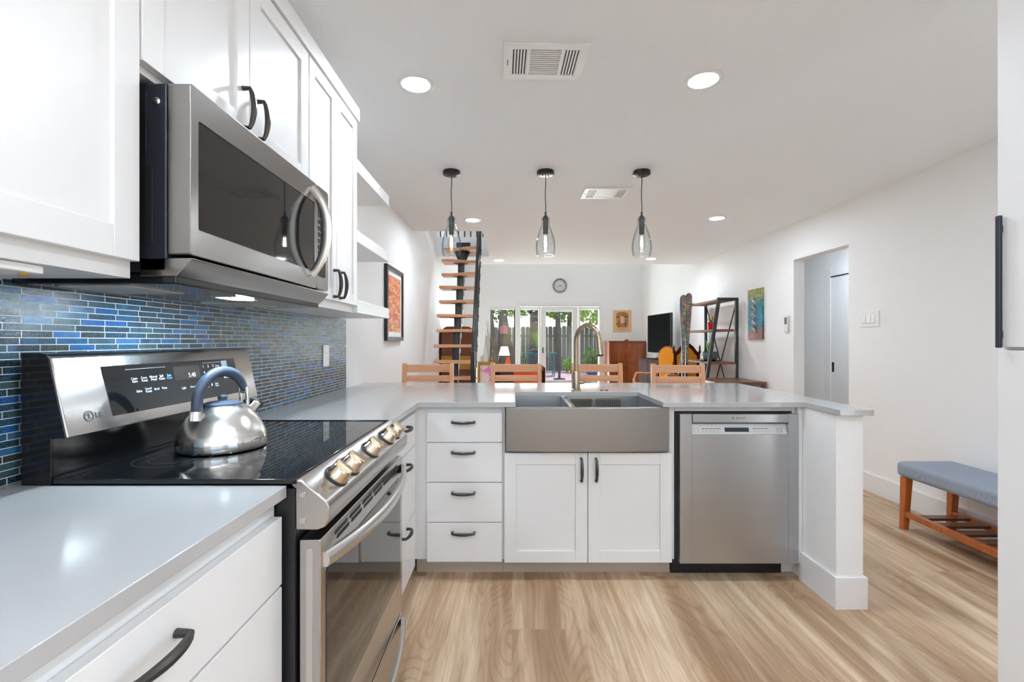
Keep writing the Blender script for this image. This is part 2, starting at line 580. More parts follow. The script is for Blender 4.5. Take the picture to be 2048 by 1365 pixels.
def tile_mat():
    m, nt, b = base_mat('glass_mosaic_tile')
    tc = nn(nt, 'ShaderNodeTexCoord')
    sp = nn(nt, 'ShaderNodeSeparateXYZ')
    nt.links.new(tc.outputs['Object'], sp.inputs[0])
    cb = nn(nt, 'ShaderNodeCombineXYZ')
    nt.links.new(sp.outputs['Y'], cb.inputs['X'])
    nt.links.new(sp.outputs['Z'], cb.inputs['Y'])
    br = nn(nt, 'ShaderNodeTexBrick')
    br.offset = 0.42
    br.offset_frequency = 3
    br.squash = 0.85
    br.squash_frequency = 2
    br.inputs['Scale'].default_value = 1.0
    br.inputs['Brick Width'].default_value = 0.083
    br.inputs['Row Height'].default_value = 0.0158
    br.inputs['Mortar Size'].default_value = 0.0011
    br.inputs['Mortar Smooth'].default_value = 0.15
    br.inputs['Color1'].default_value = (0, 0, 0, 1)
    br.inputs['Color2'].default_value = (1, 1, 1, 1)
    br.inputs['Mortar'].default_value = (0.5, 0.5, 0.5, 1)
    nt.links.new(cb.outputs[0], br.inputs['Vector'])
    v = coords(nt)
    f = noise(nt, v, 26, 3)
    fine = noise(nt, v, 330, 3, 0.65)
    add = nn(nt, 'ShaderNodeMath', operation='MULTIPLY_ADD')
    nt.links.new(f, add.inputs[0])
    add.inputs[1].default_value = 0.22
    nt.links.new(br.outputs['Color'], add.inputs[2])
    sub = nn(nt, 'ShaderNodeMath', operation='SUBTRACT')
    nt.links.new(add.outputs[0], sub.inputs[0])
    sub.inputs[1].default_value = 0.11
    c = ramp(nt, sub.outputs[0], [(0.0, rgb(30, 36, 36)), (0.14, rgb(28, 52, 64)), (0.28, rgb(24, 66, 92)), (0.40, rgb(70, 92, 92)), (0.50, rgb(34, 50, 58)),
                                  (0.60, rgb(28, 84, 122)), (0.70, rgb(22, 82, 160)), (0.78, rgb(60, 112, 150)), (0.87, rgb(26, 46, 64)), (1.0, rgb(52, 54, 44))])
    c = mixcol(nt, ramp(nt, fine, [(0.42, (0, 0, 0, 1)), (0.75, (0.45, 0.45, 0.45, 1))]), c, rgb(112, 146, 160))
    c = mixcol(nt, br.outputs['Fac'], c, rgb(214, 214, 210))
    nt.links.new(c, b.inputs['Base Color'])
    r = nn(nt, 'ShaderNodeMapRange')
    r.inputs['To Min'].default_value = 0.12
    r.inputs['To Max'].default_value = 0.7
    nt.links.new(br.outputs['Fac'], r.inputs['Value'])
    nt.links.new(r.outputs[0], b.inputs['Roughness'])
    h = nn(nt, 'ShaderNodeMath', operation='MULTIPLY_ADD')
    nt.links.new(br.outputs['Fac'], h.inputs[0])
    h.inputs[1].default_value = -1.2
    nt.links.new(fine, h.inputs[2])
    bump(nt, b, h.outputs[0], 0.5, 0.0012)
    return m
M['tile'] = tile_mat()

def fabric_mat():
    m, nt, b = base_mat('blue_grey_linen')
    v1 = coords(nt, (900, 60, 60))
    v2 = coords(nt, (60, 900, 900))
    f = noise(nt, v1, 1.0, 3)
    g = noise(nt, v2, 1.0, 3)
    c = mixcol(nt, f, rgb(116, 126, 140), rgb(176, 184, 196))
    c = mixcol(nt, ramp(nt, g, [(0.3, (0, 0, 0, 1)), (0.8, (0.55, 0.55, 0.55, 1))]), c, rgb(124, 134, 150))
    nt.links.new(c, b.inputs['Base Color'])
    b.inputs['Roughness'].default_value = 0.9
    bump(nt, b, g, 0.3, 0.001)
    return m
M['linen'] = fabric_mat()

def art_mat(name, stops, scale, stretch=(1, 1, 1), dist=1.5, kind='noise'):
    m, nt, b = base_mat(name)
    v = coords(nt, stretch)
    if kind == 'voronoi':
        vo = nn(nt, 'ShaderNodeTexVoronoi')
        vo.inputs['Scale'].default_value = scale
        nt.links.new(v, vo.inputs['Vector'])
        sp = nn(nt, 'ShaderNodeSeparateColor')
        nt.links.new(vo.outputs['Color'], sp.inputs[0])
        f = sp.outputs[0]
    else:
        f = noise(nt, v, scale, 5, 0.6, dist)
    nt.links.new(ramp(nt, f, stops), b.inputs['Base Color'])
    b.inputs['Roughness'].default_value = 0.45
    return m
M['sunsetart'] = art_mat('orange_print', [(0.3, rgb(96, 92, 110)), (0.4, rgb(190, 80, 60)), (0.5, rgb(226, 130, 70)), (0.58, rgb(235, 170, 140)), (0.66, rgb(214, 196, 70)), (0.75, rgb(110, 150, 80))], 3.2, (1, 3, 9), 1.0)
M['abstract'] = art_mat('abstract_painting', [(0.28, rgb(96, 110, 40)), (0.38, rgb(20, 110, 130)), (0.46, rgb(24, 150, 176)), (0.53, rgb(30, 70, 130)), (0.6, rgb(60, 110, 60)), (0.68, rgb(200, 170, 60)), (0.8, rgb(150, 60, 40))], 5.0, (1, 1.6, 1), 2.0)
def canvas_mat():
    m, nt, b = base_mat('abstract_canvas')
    v = coords(nt, (1, 1.6, 1))
    f = noise(nt, v, 7.0, 5, 0.65, 2.2)
    top = ramp(nt, f, [(0.32, rgb(44, 62, 30)), (0.45, rgb(96, 120, 44)), (0.55, rgb(176, 164, 96)), (0.68, rgb(40, 110, 70))])
    mid = ramp(nt, f, [(0.32, rgb(20, 44, 70)), (0.43, rgb(16, 96, 110)), (0.52, rgb(20, 140, 160)), (0.6, rgb(24, 70, 130)), (0.70, rgb(150, 150, 60))])
    low = ramp(nt, f, [(0.32, rgb(70, 40, 30)), (0.5, rgb(132, 66, 48)), (0.62, rgb(170, 64, 44)), (0.72, rgb(120, 100, 80))])
    sp = nn(nt, 'ShaderNodeSeparateXYZ')
    nt.links.new(v, sp.inputs[0])
    wob = nn(nt, 'ShaderNodeMath', operation='MULTIPLY_ADD')
    nt.links.new(f, wob.inputs[0])
    wob.inputs[1].default_value = 0.35
    nt.links.new(sp.outputs['Z'], wob.inputs[2])
    c = mixcol(nt, ramp(nt, wob.outputs[0], [(0.28, (0, 0, 0, 1)), (0.42, (1, 1, 1, 1))]), mid, top)
    lowf = nn(nt, 'ShaderNodeMath', operation='MULTIPLY_ADD')
    nt.links.new(wob.outputs[0], lowf.inputs[0])
    lowf.inputs[1].default_value = -1.0
    lowf.inputs[2].default_value = 0.5
    c = mixcol(nt, ramp(nt, lowf.outputs[0], [(0.47, (0, 0, 0, 1)), (0.55, (1, 1, 1, 1))]), c, low)
    nt.links.new(c, b.inputs['Base Color'])
    b.inputs['Roughness'].default_value = 0.35
    return m
M['abstract'] = canvas_mat()
M['woodcut'] = art_mat('brown_ornament_print', [(0.40, rgb(92, 60, 36)), (0.5, rgb(150, 98, 56)), (0.56, rgb(224, 172, 118))], 16.0, (1, 1, 1), 3.0)
M['tanpaper'] = plain('tan_paper', rgb(226, 182, 136), 0.7, var=0.04)
M['mosaic'] = art_mat('painted_mosaic', [(0.0, rgb(200, 190, 60)), (0.2, rgb(110, 100, 120)), (0.4, rgb(70, 150, 120)), (0.6, rgb(190, 120, 110)), (0.8, rgb(70, 90, 130)), (1.0, rgb(210, 170, 150))], 42.0, (1, 1, 1), 0, 'voronoi')
M['pinkart'] = art_mat('pink_print', [(0.42, rgb(236, 120, 200)), (0.5, rgb(240, 226, 214))], 8.0, (1, 1, 1), 0.5)
M['rug'] = art_mat('pink_patio_paving', [(0.35, rgb(168, 120, 132)), (0.5, rgb(214, 180, 190)), (0.65, rgb(150, 140, 140))], 3.0, (1, 1, 1), 0.5)
M['bark'] = plain('tree_bark', rgb(84, 74, 60), 0.95, var=0.35, nscale=5, stretch=(3, 3, 0.5), bstr=0.8, bscale=9, bdist=0.05)
M['fence'] = wood('shaded_weathered_fence', rgb(86, 88, 78), rgb(122, 122, 108), 'z', 0.25, 0.9)  # weathered boards, colour darkened to hold the shade of the trees
def leaf_mat(name, a, bcol):
    m, nt, b = base_mat(name)
    nt.nodes.remove(b)
    f = noise(nt, coords(nt), 2.5, 3)
    c = mixcol(nt, ramp(nt, f, [(0.35, (0, 0, 0, 1)), (0.65, (1, 1, 1, 1))]), a, bcol)
    d = nn(nt, 'ShaderNodeBsdfDiffuse')
    t = nn(nt, 'ShaderNodeBsdfTranslucent')
    nt.links.new(c, d.inputs[0])
    nt.links.new(c, t.inputs[0])
    mx = nn(nt, 'ShaderNodeMixShader')
    mx.inputs[0].default_value = 0.5
    nt.links.new(d.outputs[0], mx.inputs[1])
    nt.links.new(t.outputs[0], mx.inputs[2])
    nt.links.new(mx.outputs[0], nt.nodes['Material Output'].inputs[0])
    return m
M['fol1'] = leaf_mat('bright_foliage', rgb(120, 160, 60), rgb(196, 214, 120))
M['fol2'] = leaf_mat('deep_foliage', rgb(64, 104, 50), rgb(130, 160, 84))

# ------------------------------------------------------------------ dimensions
XL = -1.09          # face of the range-side wall
XR = 2.91           # face of the opposite wall
YB = 10.55          # window wall of the living room
YR = -3.0           # wall behind the photographer
ZC = 2.438          # kitchen ceiling
ZL = 2.72           # loft floor
ZT = 4.3            # upper ceiling
YLOFT = 7.4         # edge of the low ceiling
CT = 0.914          # counter top
CTH = 0.026
XF = -0.486         # drawer faces of the range run
XCE = -0.476        # counter edge of the range run
YF = 2.385          # faces of the peninsula cabinets
YCE = 2.358         # counter edge of the peninsula
RY0, RY1 = 1.004, 1.756

# ------------------------------------------------------------------ shell
solo('floor', MB().box(XL - 0.1, 5.2, YR - 0.1, YB + 0.15, -0.12, 0.0), M['floor'], 'oak look plank floor running through kitchen and living room', 'floor', kind='structure')

HX0, HX1, HY0, HY1 = XL, -0.33, 5.17, 6.73
c = MB()
c.box(XL - 0.1, XR + 0.1, YR - 0.1, HY0, ZC, ZL)
c.box(HX1, XR + 0.1, HY0, HY1, ZC, ZL)
c.box(XL - 0.1, XR + 0.1, HY1, YLOFT, ZC, ZL)
solo('ceiling', c, M['ceiling'], 'flat textured white ceiling with stair opening', 'ceiling', kind='structure')
solo('ceiling_upper', MB().box(XL - 0.1, XR + 0.1, 4.4, YB + 0.15, ZT, ZT + 0.1), M['ceiling'], 'high white ceiling over the living room', 'ceiling', kind='structure')

solo('wall_left', MB().box(XL - 0.1, XL, YR - 0.1, YB + 0.15, 0, ZC).box(XL - 0.1, XL, HY0, YB + 0.15, ZC, ZT), M['wall'], 'white textured wall carrying range and cabinets', 'wall', kind='structure')
OY0, OY1, OZ = 4.04, 4.83, 2.06
w = MB()
SY0, SY1, SZ0, SZ1 = -2.6, 0.2, 0.3, 2.2  # unseen side opening, added for the side fill lamps
w.box(XR, XR + 0.11, YR - 0.1, SY0, 0, ZC)
w.box(XR, XR + 0.11, SY0, SY1, 0, SZ0)
w.box(XR, XR + 0.11, SY0, SY1, SZ1, ZC)
w.box(XR, XR + 0.11, SY1, OY0, 0, ZC)
w.box(XR, XR + 0.11, OY0, OY1, OZ, ZC)
w.box(XR, XR + 0.11, OY1, YLOFT, 0, ZC)
w.box(XR, XR + 0.11, YLOFT, YB + 0.15, 0, ZT)
w.box(XR, XR + 0.11, 4.4, YLOFT, ZL, ZT)
solo('wall_right', w, M['wall'], 'white textured wall with doorway opening to the hall', 'wall', kind='structure')
WX0, WX1, WZ0, WZ1 = -0.485, 0.07, 0.3, 2.0
DX0, DX1, DZ1 = 0.165, 1.985, 2.035
w = MB()
w.box(XL, WX0, YB, YB + 0.12, 0, ZT)
w.box(WX0, WX1, YB, YB + 0.12, 0, WZ0)
w.box(WX0, WX1, YB, YB + 0.12, WZ1, ZT)
w.box(WX1, DX0, YB, YB + 0.12, 0, ZT)
w.box(DX0, DX1, YB, YB + 0.12, DZ1, ZT)
w.box(DX1, XR, YB, YB + 0.12, 0, ZT)
solo('wall_back', w, M['wall'], 'white living room end wall with window and patio door', 'wall', kind='structure')
solo('wall_loft', MB().box(XL, XR, 4.4, 4.5, ZL, ZT), M['wall'], 'white wall closing the loft above the stair', 'wall', kind='structure')
# wall behind the photographer, with a window opening added to let light in
RX0, RX1, RZ0, RZ1 = -0.5, 2.0, 1.0, 2.25
solo('wall_front', MB().box(XL, RX0, YR - 0.1, YR, 0, ZC).box(RX1, XR, YR - 0.1, YR, 0, ZC).box(RX0, RX1, YR - 0.1, YR, 0, RZ0).box(RX0, RX1, YR - 0.1, YR, RZ1, ZC), M['wall'], 'white wall behind the viewpoint', 'wall', kind='structure')

# hallway behind the opening
solo('wall_hall', MB().box(4.0, 4.1, 3.0, 7.5, 0, ZC).box(XR + 0.11, 4.0, 2.9, 3.0, 0, ZC).box(XR + 0.11, 4.0, 7.5, 7.6, 0, ZC), M['wall'], 'pale grey hallway wall seen through the doorway', 'wall', kind='structure')
solo('ceiling_hall', MB().box(XR + 0.11, 4.1, 2.9, 7.6, ZC, ZC + 0.1), M['ceiling'], 'hallway ceiling beyond the doorway', 'ceiling', kind='structure')

# pony wall at the end of the peninsula and along its back
solo('wall_pony', MB().box(1.482, 1.605, 2.135, 3.12, 0, 0.888).box(XL, 1.482, 3.02, 3.12, 0, 0.888), M['wall'], 'low textured white half wall carrying the counter end', 'wall', kind='structure', bev=0.004)
bb = MB()
bb.prism([(1.470, 2.123), (1.617, 2.123), (1.617, 3.13), (1.605, 3.13), (1.605, 2.135), (1.482, 2.135), (1.482, 2.40), (1.470, 2.40)], 'z', 0, 0.147)
bb.box(XL, 1.605, 3.12, 3.132, 0, 0.147)
solo('baseboard_pony', bb, M['trim'], 'tall white baseboard wrapping the half wall end', 'baseboard', kind='structure', bev=0.002)
solo('baseboard_right', MB().box(XR - 0.016, XR, YR, OY0, 0, 0.147).box(XR - 0.016, XR, OY1, YB, 0, 0.147), M['trim'], 'tall white baseboard behind the bench', 'baseboard', kind='structure', bev=0.002)
solo('baseboard_left', MB().box(XL, XL + 0.016, 3.14, YB, 0, 0.147), M['trim'], 'white baseboard below the framed orange print', 'baseboard', kind='structure')
solo('baseboard_back', MB().box(XL, WX1 + 0.02, YB - 0.016, YB, 0, 0.147).box(2.05, XR, YB - 0.016, YB, 0, 0.147), M['trim'], 'white baseboard under the living room window', 'baseboard', kind='structure')

# windows and patio door
win = thing('window_1', 'narrow living room window showing tree trunks', 'window', ((WX0 + WX1) / 2, YB, WZ0), kind='structure')
f = MB()
f.box(WX0, WX0 + 0.025, YB + 0.02, YB + 0.08, WZ0, WZ1).box(WX1 - 0.025, WX1, YB + 0.02, YB + 0.08, WZ0, WZ1)
f.box(WX0, WX1, YB + 0.02, YB + 0.08, WZ1 - 0.025, WZ1).box(WX0, WX1, YB + 0.02, YB + 0.08, WZ0, WZ0 + 0.03)
part('window_frame', f, M['charcoal'], win)
part('pane', MB().box(WX0 + 0.02, WX1 - 0.02, YB + 0.045, YB + 0.05, WZ0 + 0.02, WZ1 - 0.02), M['glass'], win)
b = MB()
for k in range(3):
    b.box(WX0 + 0.004, WX1 - 0.004, YB - 0.012, YB + 0.018, 1.93 + k * 0.024, 1.951 + k * 0.024)
solo('window_blind', b, M['trim'], 'raised white blind at the top of the narrow tree window', 'blind', 'raised window blinds')

dr = thing('door_1', 'white glazed patio door between two sidelights', 'door', (1.075, YB, 0), kind='structure')
f = MB()
f.box(0.10, 0.186, YB - 0.018, YB, 0, 2.097).box(1.963, 2.04, YB - 0.018, YB, 0, 2.097).box(0.186, 1.963, YB - 0.018, YB, 2.024, 2.097)
part('casing', f, M['trim'], dr, bev=0.003)
f = MB()
f.box(DX0, 0.19, YB + 0.0, YB + 0.1, 0, DZ1).box(0.598, 0.648, YB + 0.0, YB + 0.1, 0, 2.0).box(1.50, 1.54, YB, YB + 0.1, 0, 2.0).box(1.96, DX1, YB, YB + 0.1, 0, DZ1)
f.box(0.19, 1.96, YB, YB + 0.1, 2.005, DZ1).box(0.19, 0.598, YB, YB + 0.1, 0, 0.2).box(1.54, 1.96, YB, YB + 0.1, 0, 0.2)
part('jamb', f, M['trim'], dr)
f = MB()
f.box(0.655, 0.767, YB + 0.03, YB + 0.075, 0.02, 1.995).box(1.365, 1.493, YB + 0.03, YB + 0.075, 0.02, 1.995)
f.box(0.767, 1.365, YB + 0.03, YB + 0.075, 1.945, 1.995).box(0.767, 1.365, YB + 0.03, YB + 0.075, 0.02, 0.25)
leaf = part('door_leaf', f, M['trim'], dr, bev=0.003)
part('pane', MB().box(0.767, 1.365, YB + 0.05, YB + 0.056, 0.25, 1.945), M['glass'], leaf)
part('handle', MB().box(0.69, 0.71, YB + 0.0, YB + 0.03, 0.95, 1.08), M['blackpaint'], leaf)
for x0, x1 in ((0.19, 0.598), (1.54, 1.96)):
    part('sidelight_pane', MB().box(x0, x1, YB + 0.05, YB + 0.056, 0.2, 2.005), M['glass'], dr)
for x0, x1, z0, lab in ((0.192, 0.596, 1.93, 'raised white blind in the sidelight beside the big trunk'), (0.745, 1.387, 1.885, 'raised white blind on the patio door glass'),
                        (1.542, 1.958, 1.93, 'raised white blind in the sidelight above the faucet arch')):
    b = MB()
    for k in range(3):
        b.box(x0, x1, YB - 0.012 if x0 != 0.745 else YB + 0.012, YB + 0.028 if x0 == 0.745 else YB + 0.03, z0 + k * 0.023, z0 + 0.020 + k * 0.023)
    solo('window_blind', b, M['trim'], lab, 'blind', 'raised window blinds')

w3 = thing('added_side_window', 'unseen broad window added beside the viewpoint to let light in', 'window', (XR, -1.2, SZ0), kind='structure')  # made-up window, opens the wall to the side fill lamps
f = MB()
for y in (SY0, -1.69, -0.76, SY1 - 0.05):
    f.box(XR + 0.03, XR + 0.08, y, y + 0.05, SZ0, SZ1)
f.box(XR + 0.03, XR + 0.08, SY0 + 0.05, SY1 - 0.05, SZ0, SZ0 + 0.05).box(XR + 0.03, XR + 0.08, SY0 + 0.05, SY1 - 0.05, SZ1 - 0.05, SZ1)
part('window_frame', f, M['trim'], w3)

w4 = thing('added_rear_window', 'unseen window added behind the viewpoint to let light in', 'window', (0.75, YR, RZ0), kind='structure')  # made-up window, lets the rear fill lamp reach the ceiling
f = MB()
for x in (RX0, 0.725, RX1 - 0.05):
    f.box(x, x + 0.05, YR - 0.08, YR - 0.03, RZ0, RZ1)
f.box(RX0 + 0.05, RX1 - 0.05, YR - 0.08, YR - 0.03, RZ0, RZ0 + 0.05).box(RX0 + 0.05, RX1 - 0.05, YR - 0.08, YR - 0.03, RZ1 - 0.05, RZ1)
part('window_frame', f, M['trim'], w4)

# pocket door in the hall
hd = thing('door_2', 'white pocket door in the hallway with dark flush pull', 'door', (4.0, 5.4, 0), kind='structure')
f = MB()
f.box(3.982, 4.0, 5.85, 5.96, 0, 2.125).box(3.982, 4.0, 4.95, 5.06, 0, 2.125).box(3.982, 4.0, 5.06, 5.85, 2.03, 2.125)
part('casing', f, M['trim'], hd, bev=0.003)
part('door_leaf', MB().box(3.99, 4.0, 5.06, 5.85, 0.01, 2.015), M['trim'], hd)
part('pull', MB().box(3.984, 3.99, 5.79, 5.825, 0.84, 0.96), M['blackpaint'], hd)
part('track', MB().box(3.985, 4.0, 5.06, 5.85, 2.016, 2.029), M['dark'], hd)

# ------------------------------------------------------------------ cabinets
def pull(along, out, p, L=0.112, r=0.0062):
    """bow pull: along = direction of the bar, out = direction off the face, p = centre on the face"""
    a, o, p = Vector(along), Vector(out), Vector(p)
    mb = MB()
    pts, rs = [], []
    pts += [p - a * L / 2, p - a * L / 2 + o * 0.012, p - a * L / 2 + o * 0.021]
    rs += [r * 1.1, r, r * 0.95]
    for i in range(1, 10):
        t = -1 + 2 * i / 10
        pts.append(p + a * (L / 2 * t * 0.985) + o * (0.023 + 0.010 * (1 - t * t)))
        rs.append(r * (0.85 + 0.5 * (1 - t * t)))
    pts += [p + a * L / 2 + o * 0.021, p + a * L / 2 + o * 0.012, p + a * L / 2]
    rs += [r * 0.95, r, r * 1.1]
    mb.sweep(pts, rs, n=8)
    return mb

def slab(M_, x0, x1, z0, z1, t=0.02):
    return MB().box(x0, x1, z0, z1, 0.0, t, M_)

def shaker(M_, x0, x1, z0, z1, s=0.06, t=0.02, rec=0.009):
    mb = MB()
    mb.box(x0, x0 + s, z0, z1, 0, t, M_).box(x1 - s, x1, z0, z1, 0, t, M_)
    mb.box(x0 + s, x1 - s, z0, z0 + s, 0, t, M_).box(x0 + s, x1 - s, z1 - s, z1, 0, t, M_)
    mb.box(x0 + s, x1 - s, z0 + s, z1 - s, 0, t - rec, M_)
    return mb

FL = frame((XF - 0.02, 0, 0), (0, 1, 0))        # range-run faces: x -> world Y
FP = frame((0, YF + 0.02, 0), (1, 0, 0))        # peninsula faces: x -> world X
FU = frame((-0.785, 0, 0), (0, 1, 0))           # wall cabinet doors

def drawers(root, F_, x0, x1, zs, along, out, facepos):
    for z0, z1, hz in zs:
        d = part('drawer', slab(F_, x0, x1, z0, z1), M['cab'], root, bev=0.0015)
        part('handle', pull(along, out, facepos(hz)), M['pull'], d)

# foreground drawer unit
r = thing('base_cabinet', 'white three drawer base cabinet in the corner before the range', 'cabinet', (-0.8, 0.5, 0))
part('carcass', MB().box(XL + 0.001, XF - 0.021, 0.0, 0.996, 0.10, 0.887), M['cab'], r)
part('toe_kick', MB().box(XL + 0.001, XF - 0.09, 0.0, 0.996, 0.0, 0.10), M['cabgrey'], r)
drawers(r, FL, 0.25, 0.988, [(0.709, 0.852, 0.80), (0.40, 0.704, 0.655), (0.11, 0.395, 0.345)], (0, 1, 0), (1, 0, 0), lambda z: (XF, 0.62, z))
# unit between range and corner
r = thing('base_cabinet', 'white three drawer base cabinet between range and corner', 'cabinet', (-0.8, 2.06, 0))
part('carcass', MB().box(XL + 0.001, XF - 0.021, 1.764, 3.019, 0.10, 0.887), M['cab'], r)
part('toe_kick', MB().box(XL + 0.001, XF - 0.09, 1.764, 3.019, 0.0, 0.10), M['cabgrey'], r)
drawers(r, FL, 1.775, 2.345, [(0.705, 0.862, 0.826), (0.378, 0.700, 0.652), (0.095, 0.373, 0.355)], (0, 1, 0), (1, 0, 0), lambda z: (XF, 2.10, z))

# four drawer peninsula unit
r = thing('base_cabinet', 'white four drawer peninsula cabinet beside the sink cabinet', 'cabinet', (-0.25, 2.6, 0))
part('carcass', MB().box(XF - 0.018, -0.047, YF + 0.021, 3.019, 0.10, 0.887), M['cab'], r)
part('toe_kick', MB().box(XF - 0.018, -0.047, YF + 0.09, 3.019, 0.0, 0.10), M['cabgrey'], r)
drawers(r, FP, -0.435, -0.051, [(0.706, 0.857, 0.81), (0.503, 0.703, 0.656), (0.299, 0.499, 0.449), (0.095, 0.295, 0.246)], (1, 0, 0), (0, -1, 0), lambda z: (-0.248, YF, z))

# sink cabinet
r = thing('sink_cabinet', 'white two door base cabinet under the steel sink', 'cabinet', (0.39, 2.6, 0))
part('carcass', MB().box(-0.046, 0.834, YF + 0.021, 3.019, 0.10, 0.62).box(-0.046, -0.036, YF + 0.021, 3.019, 0.62, 0.887).box(0.80, 0.834, YF + 0.021, 3.019, 0.62, 0.887).box(-0.036, 0.80, 2.93, 3.019, 0.62, 0.887), M['cab'], r)
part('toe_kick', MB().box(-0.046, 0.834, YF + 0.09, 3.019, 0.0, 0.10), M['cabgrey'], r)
for x0, x1, hx in ((-0.039, 0.385, 0.353), (0.389, 0.817, 0.428)):
    d = part('door', shaker(FP, x0, x1, 0.091, 0.652), M['cab'], r, bev=0.0015)
    part('handle', pull((0, 0, 1), (0, -1, 0), (hx, YF, 0.567)), M['pull'], d)

# panel right of the dishwasher
solo('end_panel', MB().box(1.458, 1.481, YF + 0.0, 3.019, 0.09, 0.887).box(1.44, 1.481, YF + 0.02, 2.44, 0.09, 0.887).box(0.836, 1.44, YF + 0.02, 2.44, 0.862, 0.887).box(1.42, 1.481, YF + 0.09, 2.6, 0, 0.09), M['cab'], 'white filler panel between dishwasher and half wall', 'panel', bev=0.001)

# ------------------------------------------------------------------ countertops
poly = [(XL + 0.001, RY1 + 0.004), (XCE, RY1 + 0.004), (-0.470, YCE), (0.018, YCE), (0.018, 2.83), (0.762, 2.83), (0.762, YCE),
        (1.478, YCE), (1.470, 2.093), (1.622, 2.093), (1.655, 3.44), (XL + 0.001, 3.465)]
solo('countertop', MB().prism(poly, 'z', CT - CTH, CT), M['quartz'], 'grey quartz L shaped peninsula countertop around the sink', 'countertop', bev=0.0015)
solo('countertop', MB().box(XL + 0.001, XCE - 0.006, 0.0, RY0 - 0.004, CT - CTH, CT), M['quartz'], 'grey quartz countertop section in the corner before the range', 'countertop', bev=0.0015)

# backsplash and its outlets
solo('tile_backsplash', MB().prism([(0.0, CT + 0.0005), (3.05, CT + 0.0005), (3.05, 1.3625), (1.758, 1.3625), (1.758, 1.40), (1.0, 1.40), (1.0, 1.3515), (0.0, 1.3515)], 'x', XL + 0.0005, XL + 0.008), M['tile'], 'blue and slate glass mosaic backsplash behind the range', 'backsplash')
def outlet(y0, y1, z0, z1, label):
    r = thing('wall_outlet', label, 'outlet', (XL + 0.008, (y0 + y1) / 2, z0), 'backsplash outlets')
    part('cover_plate', MB().box(XL + 0.0082, XL + 0.014, y0, y1, z0, z1), M['whiteplastic'], r, bev=0.002)
    yc, zc = (y0 + y1) / 2, (z0 + z1) / 2
    part('socket', MB().box(XL + 0.014, XL + 0.0165, yc - 0.017, yc + 0.017, zc - 0.034, zc + 0.034), M['whiteplastic'], r, bev=0.001)
    for a in (-0.008, 0.006):
        for b_ in (0.010, -0.018):
            part('slot', MB().box(XL + 0.0165, XL + 0.0167, yc + a, yc + a + 0.002, zc + b_, zc + b_ + 0.008), M['dark'], r)
outlet(2.672, 2.752, 1.075, 1.20, 'white outlet on the mosaic backsplash below the wall shelf cabinets')
outlet(1.040, 1.115, 1.075, 1.19, 'white outlet half hidden behind the range backguard')

# ------------------------------------------------------------------ wall cabinets
UX = -0.786
r = thing('wall_cabinet', 'white upper cabinet cut by the photo edge before the microwave', 'cabinet', (-0.93, 0.6, 1.352))
part('carcass', MB().box(XL + 0.001, UX, 0.2, 0.962, 1.352, 2.31), M['cab'], r)
part('door', shaker(FU, 0.42, 0.961, 1.386, 2.305, 0.062), M['cab'], r, bev=0.0015)
r = thing('wall_cabinet', 'white two door upper cabinet above the microwave', 'cabinet', (-0.93, 1.36, 1.79))
part('carcass', MB().box(XL + 0.001, UX, 0.964, 1.760, 1.79, 2.31), M['cab'], r)
for y0, y1, hy in ((0.968, 1.362, 1.327), (1.366, 1.759, 1.402)):
    d = part('door', shaker(FU, y0, y1, 1.806, 2.305), M['cab'], r, bev=0.0015)
    part('handle', pull((0, 0, 1), (1, 0, 0), (-0.765, hy, 1.885)), M['pull'], d)
r = thing('wall_cabinet', 'tall white two door upper cabinet beyond the microwave', 'cabinet', (-0.93, 2.03, 1.363))
part('carcass', MB().box(XL + 0.001, UX, 1.762, 2.311, 1.363, 2.31), M['cab'], r)
for y0, y1, hy in ((1.768, 2.038, 2.005), (2.041, 2.308, 2.073)):
    d = part('door', shaker(FU, y0, y1, 1.398, 2.305, 0.05), M['cab'], r, bev=0.0015)
    part('handle', pull((0, 0, 1), (1, 0, 0), (-0.765, hy, 1.47)), M['pull'], d)
solo('trim_crown', MB().box(XL + 0.001, -0.757, 0.2, 2.325, 2.311, 2.375).box(XL + 0.001, -0.80, 0.2, 2.311, 2.375, ZC - 0.001), M['cab'], 'flat white crown board along the wall cabinet tops', 'trim', kind='structure', bev=0.001)
for z0, z1, lab in ((2.063, 2.125, 'highest white floating shelf beside the tall wall cabinet'), (1.714, 1.772, 'middle white floating shelf with a small orange jar'), (1.363, 1.425, 'lowest white floating shelf above the counter corner')):
    solo('floating_shelf', MB().box(XL + 0.001, -0.765, 2.314, 2.908, z0, z1), M['cab'], lab, 'shelf', 'floating shelves beside the wall cabinets', bev=0.002)
r = thing('spice_jar', 'small orange jar on the middle floating shelf', 'jar', (-0.80, 2.36, 1.772))
part('glass_body', MB().lathe([(0.018, 0), (0.02, 0.004), (0.02, 0.03), (0.015, 0.036)], (-0.80, 2.36, 1.7722), 16), M['mustard'], r)
part('lid', MB().lathe([(0.017, 0.036), (0.017, 0.048), (0.0, 0.048)], (-0.80, 2.36, 1.7722), 16), M['orange'], r)
r = thing('under_cabinet_light', 'small white lamp fitting under the upper cabinet', 'lamp', (-0.83, 0.78, 1.33))
part('housing', MB().box(-0.90, -0.80, 0.72, 0.80, 1.337, 1.3515), M['whiteplastic'], r, bev=0.003)
part('brass_screw', MB().cyl((-0.82, 0.785, 1.333), (-0.82, 0.785, 1.337), 0.006, n=10), M['mustard'], r)

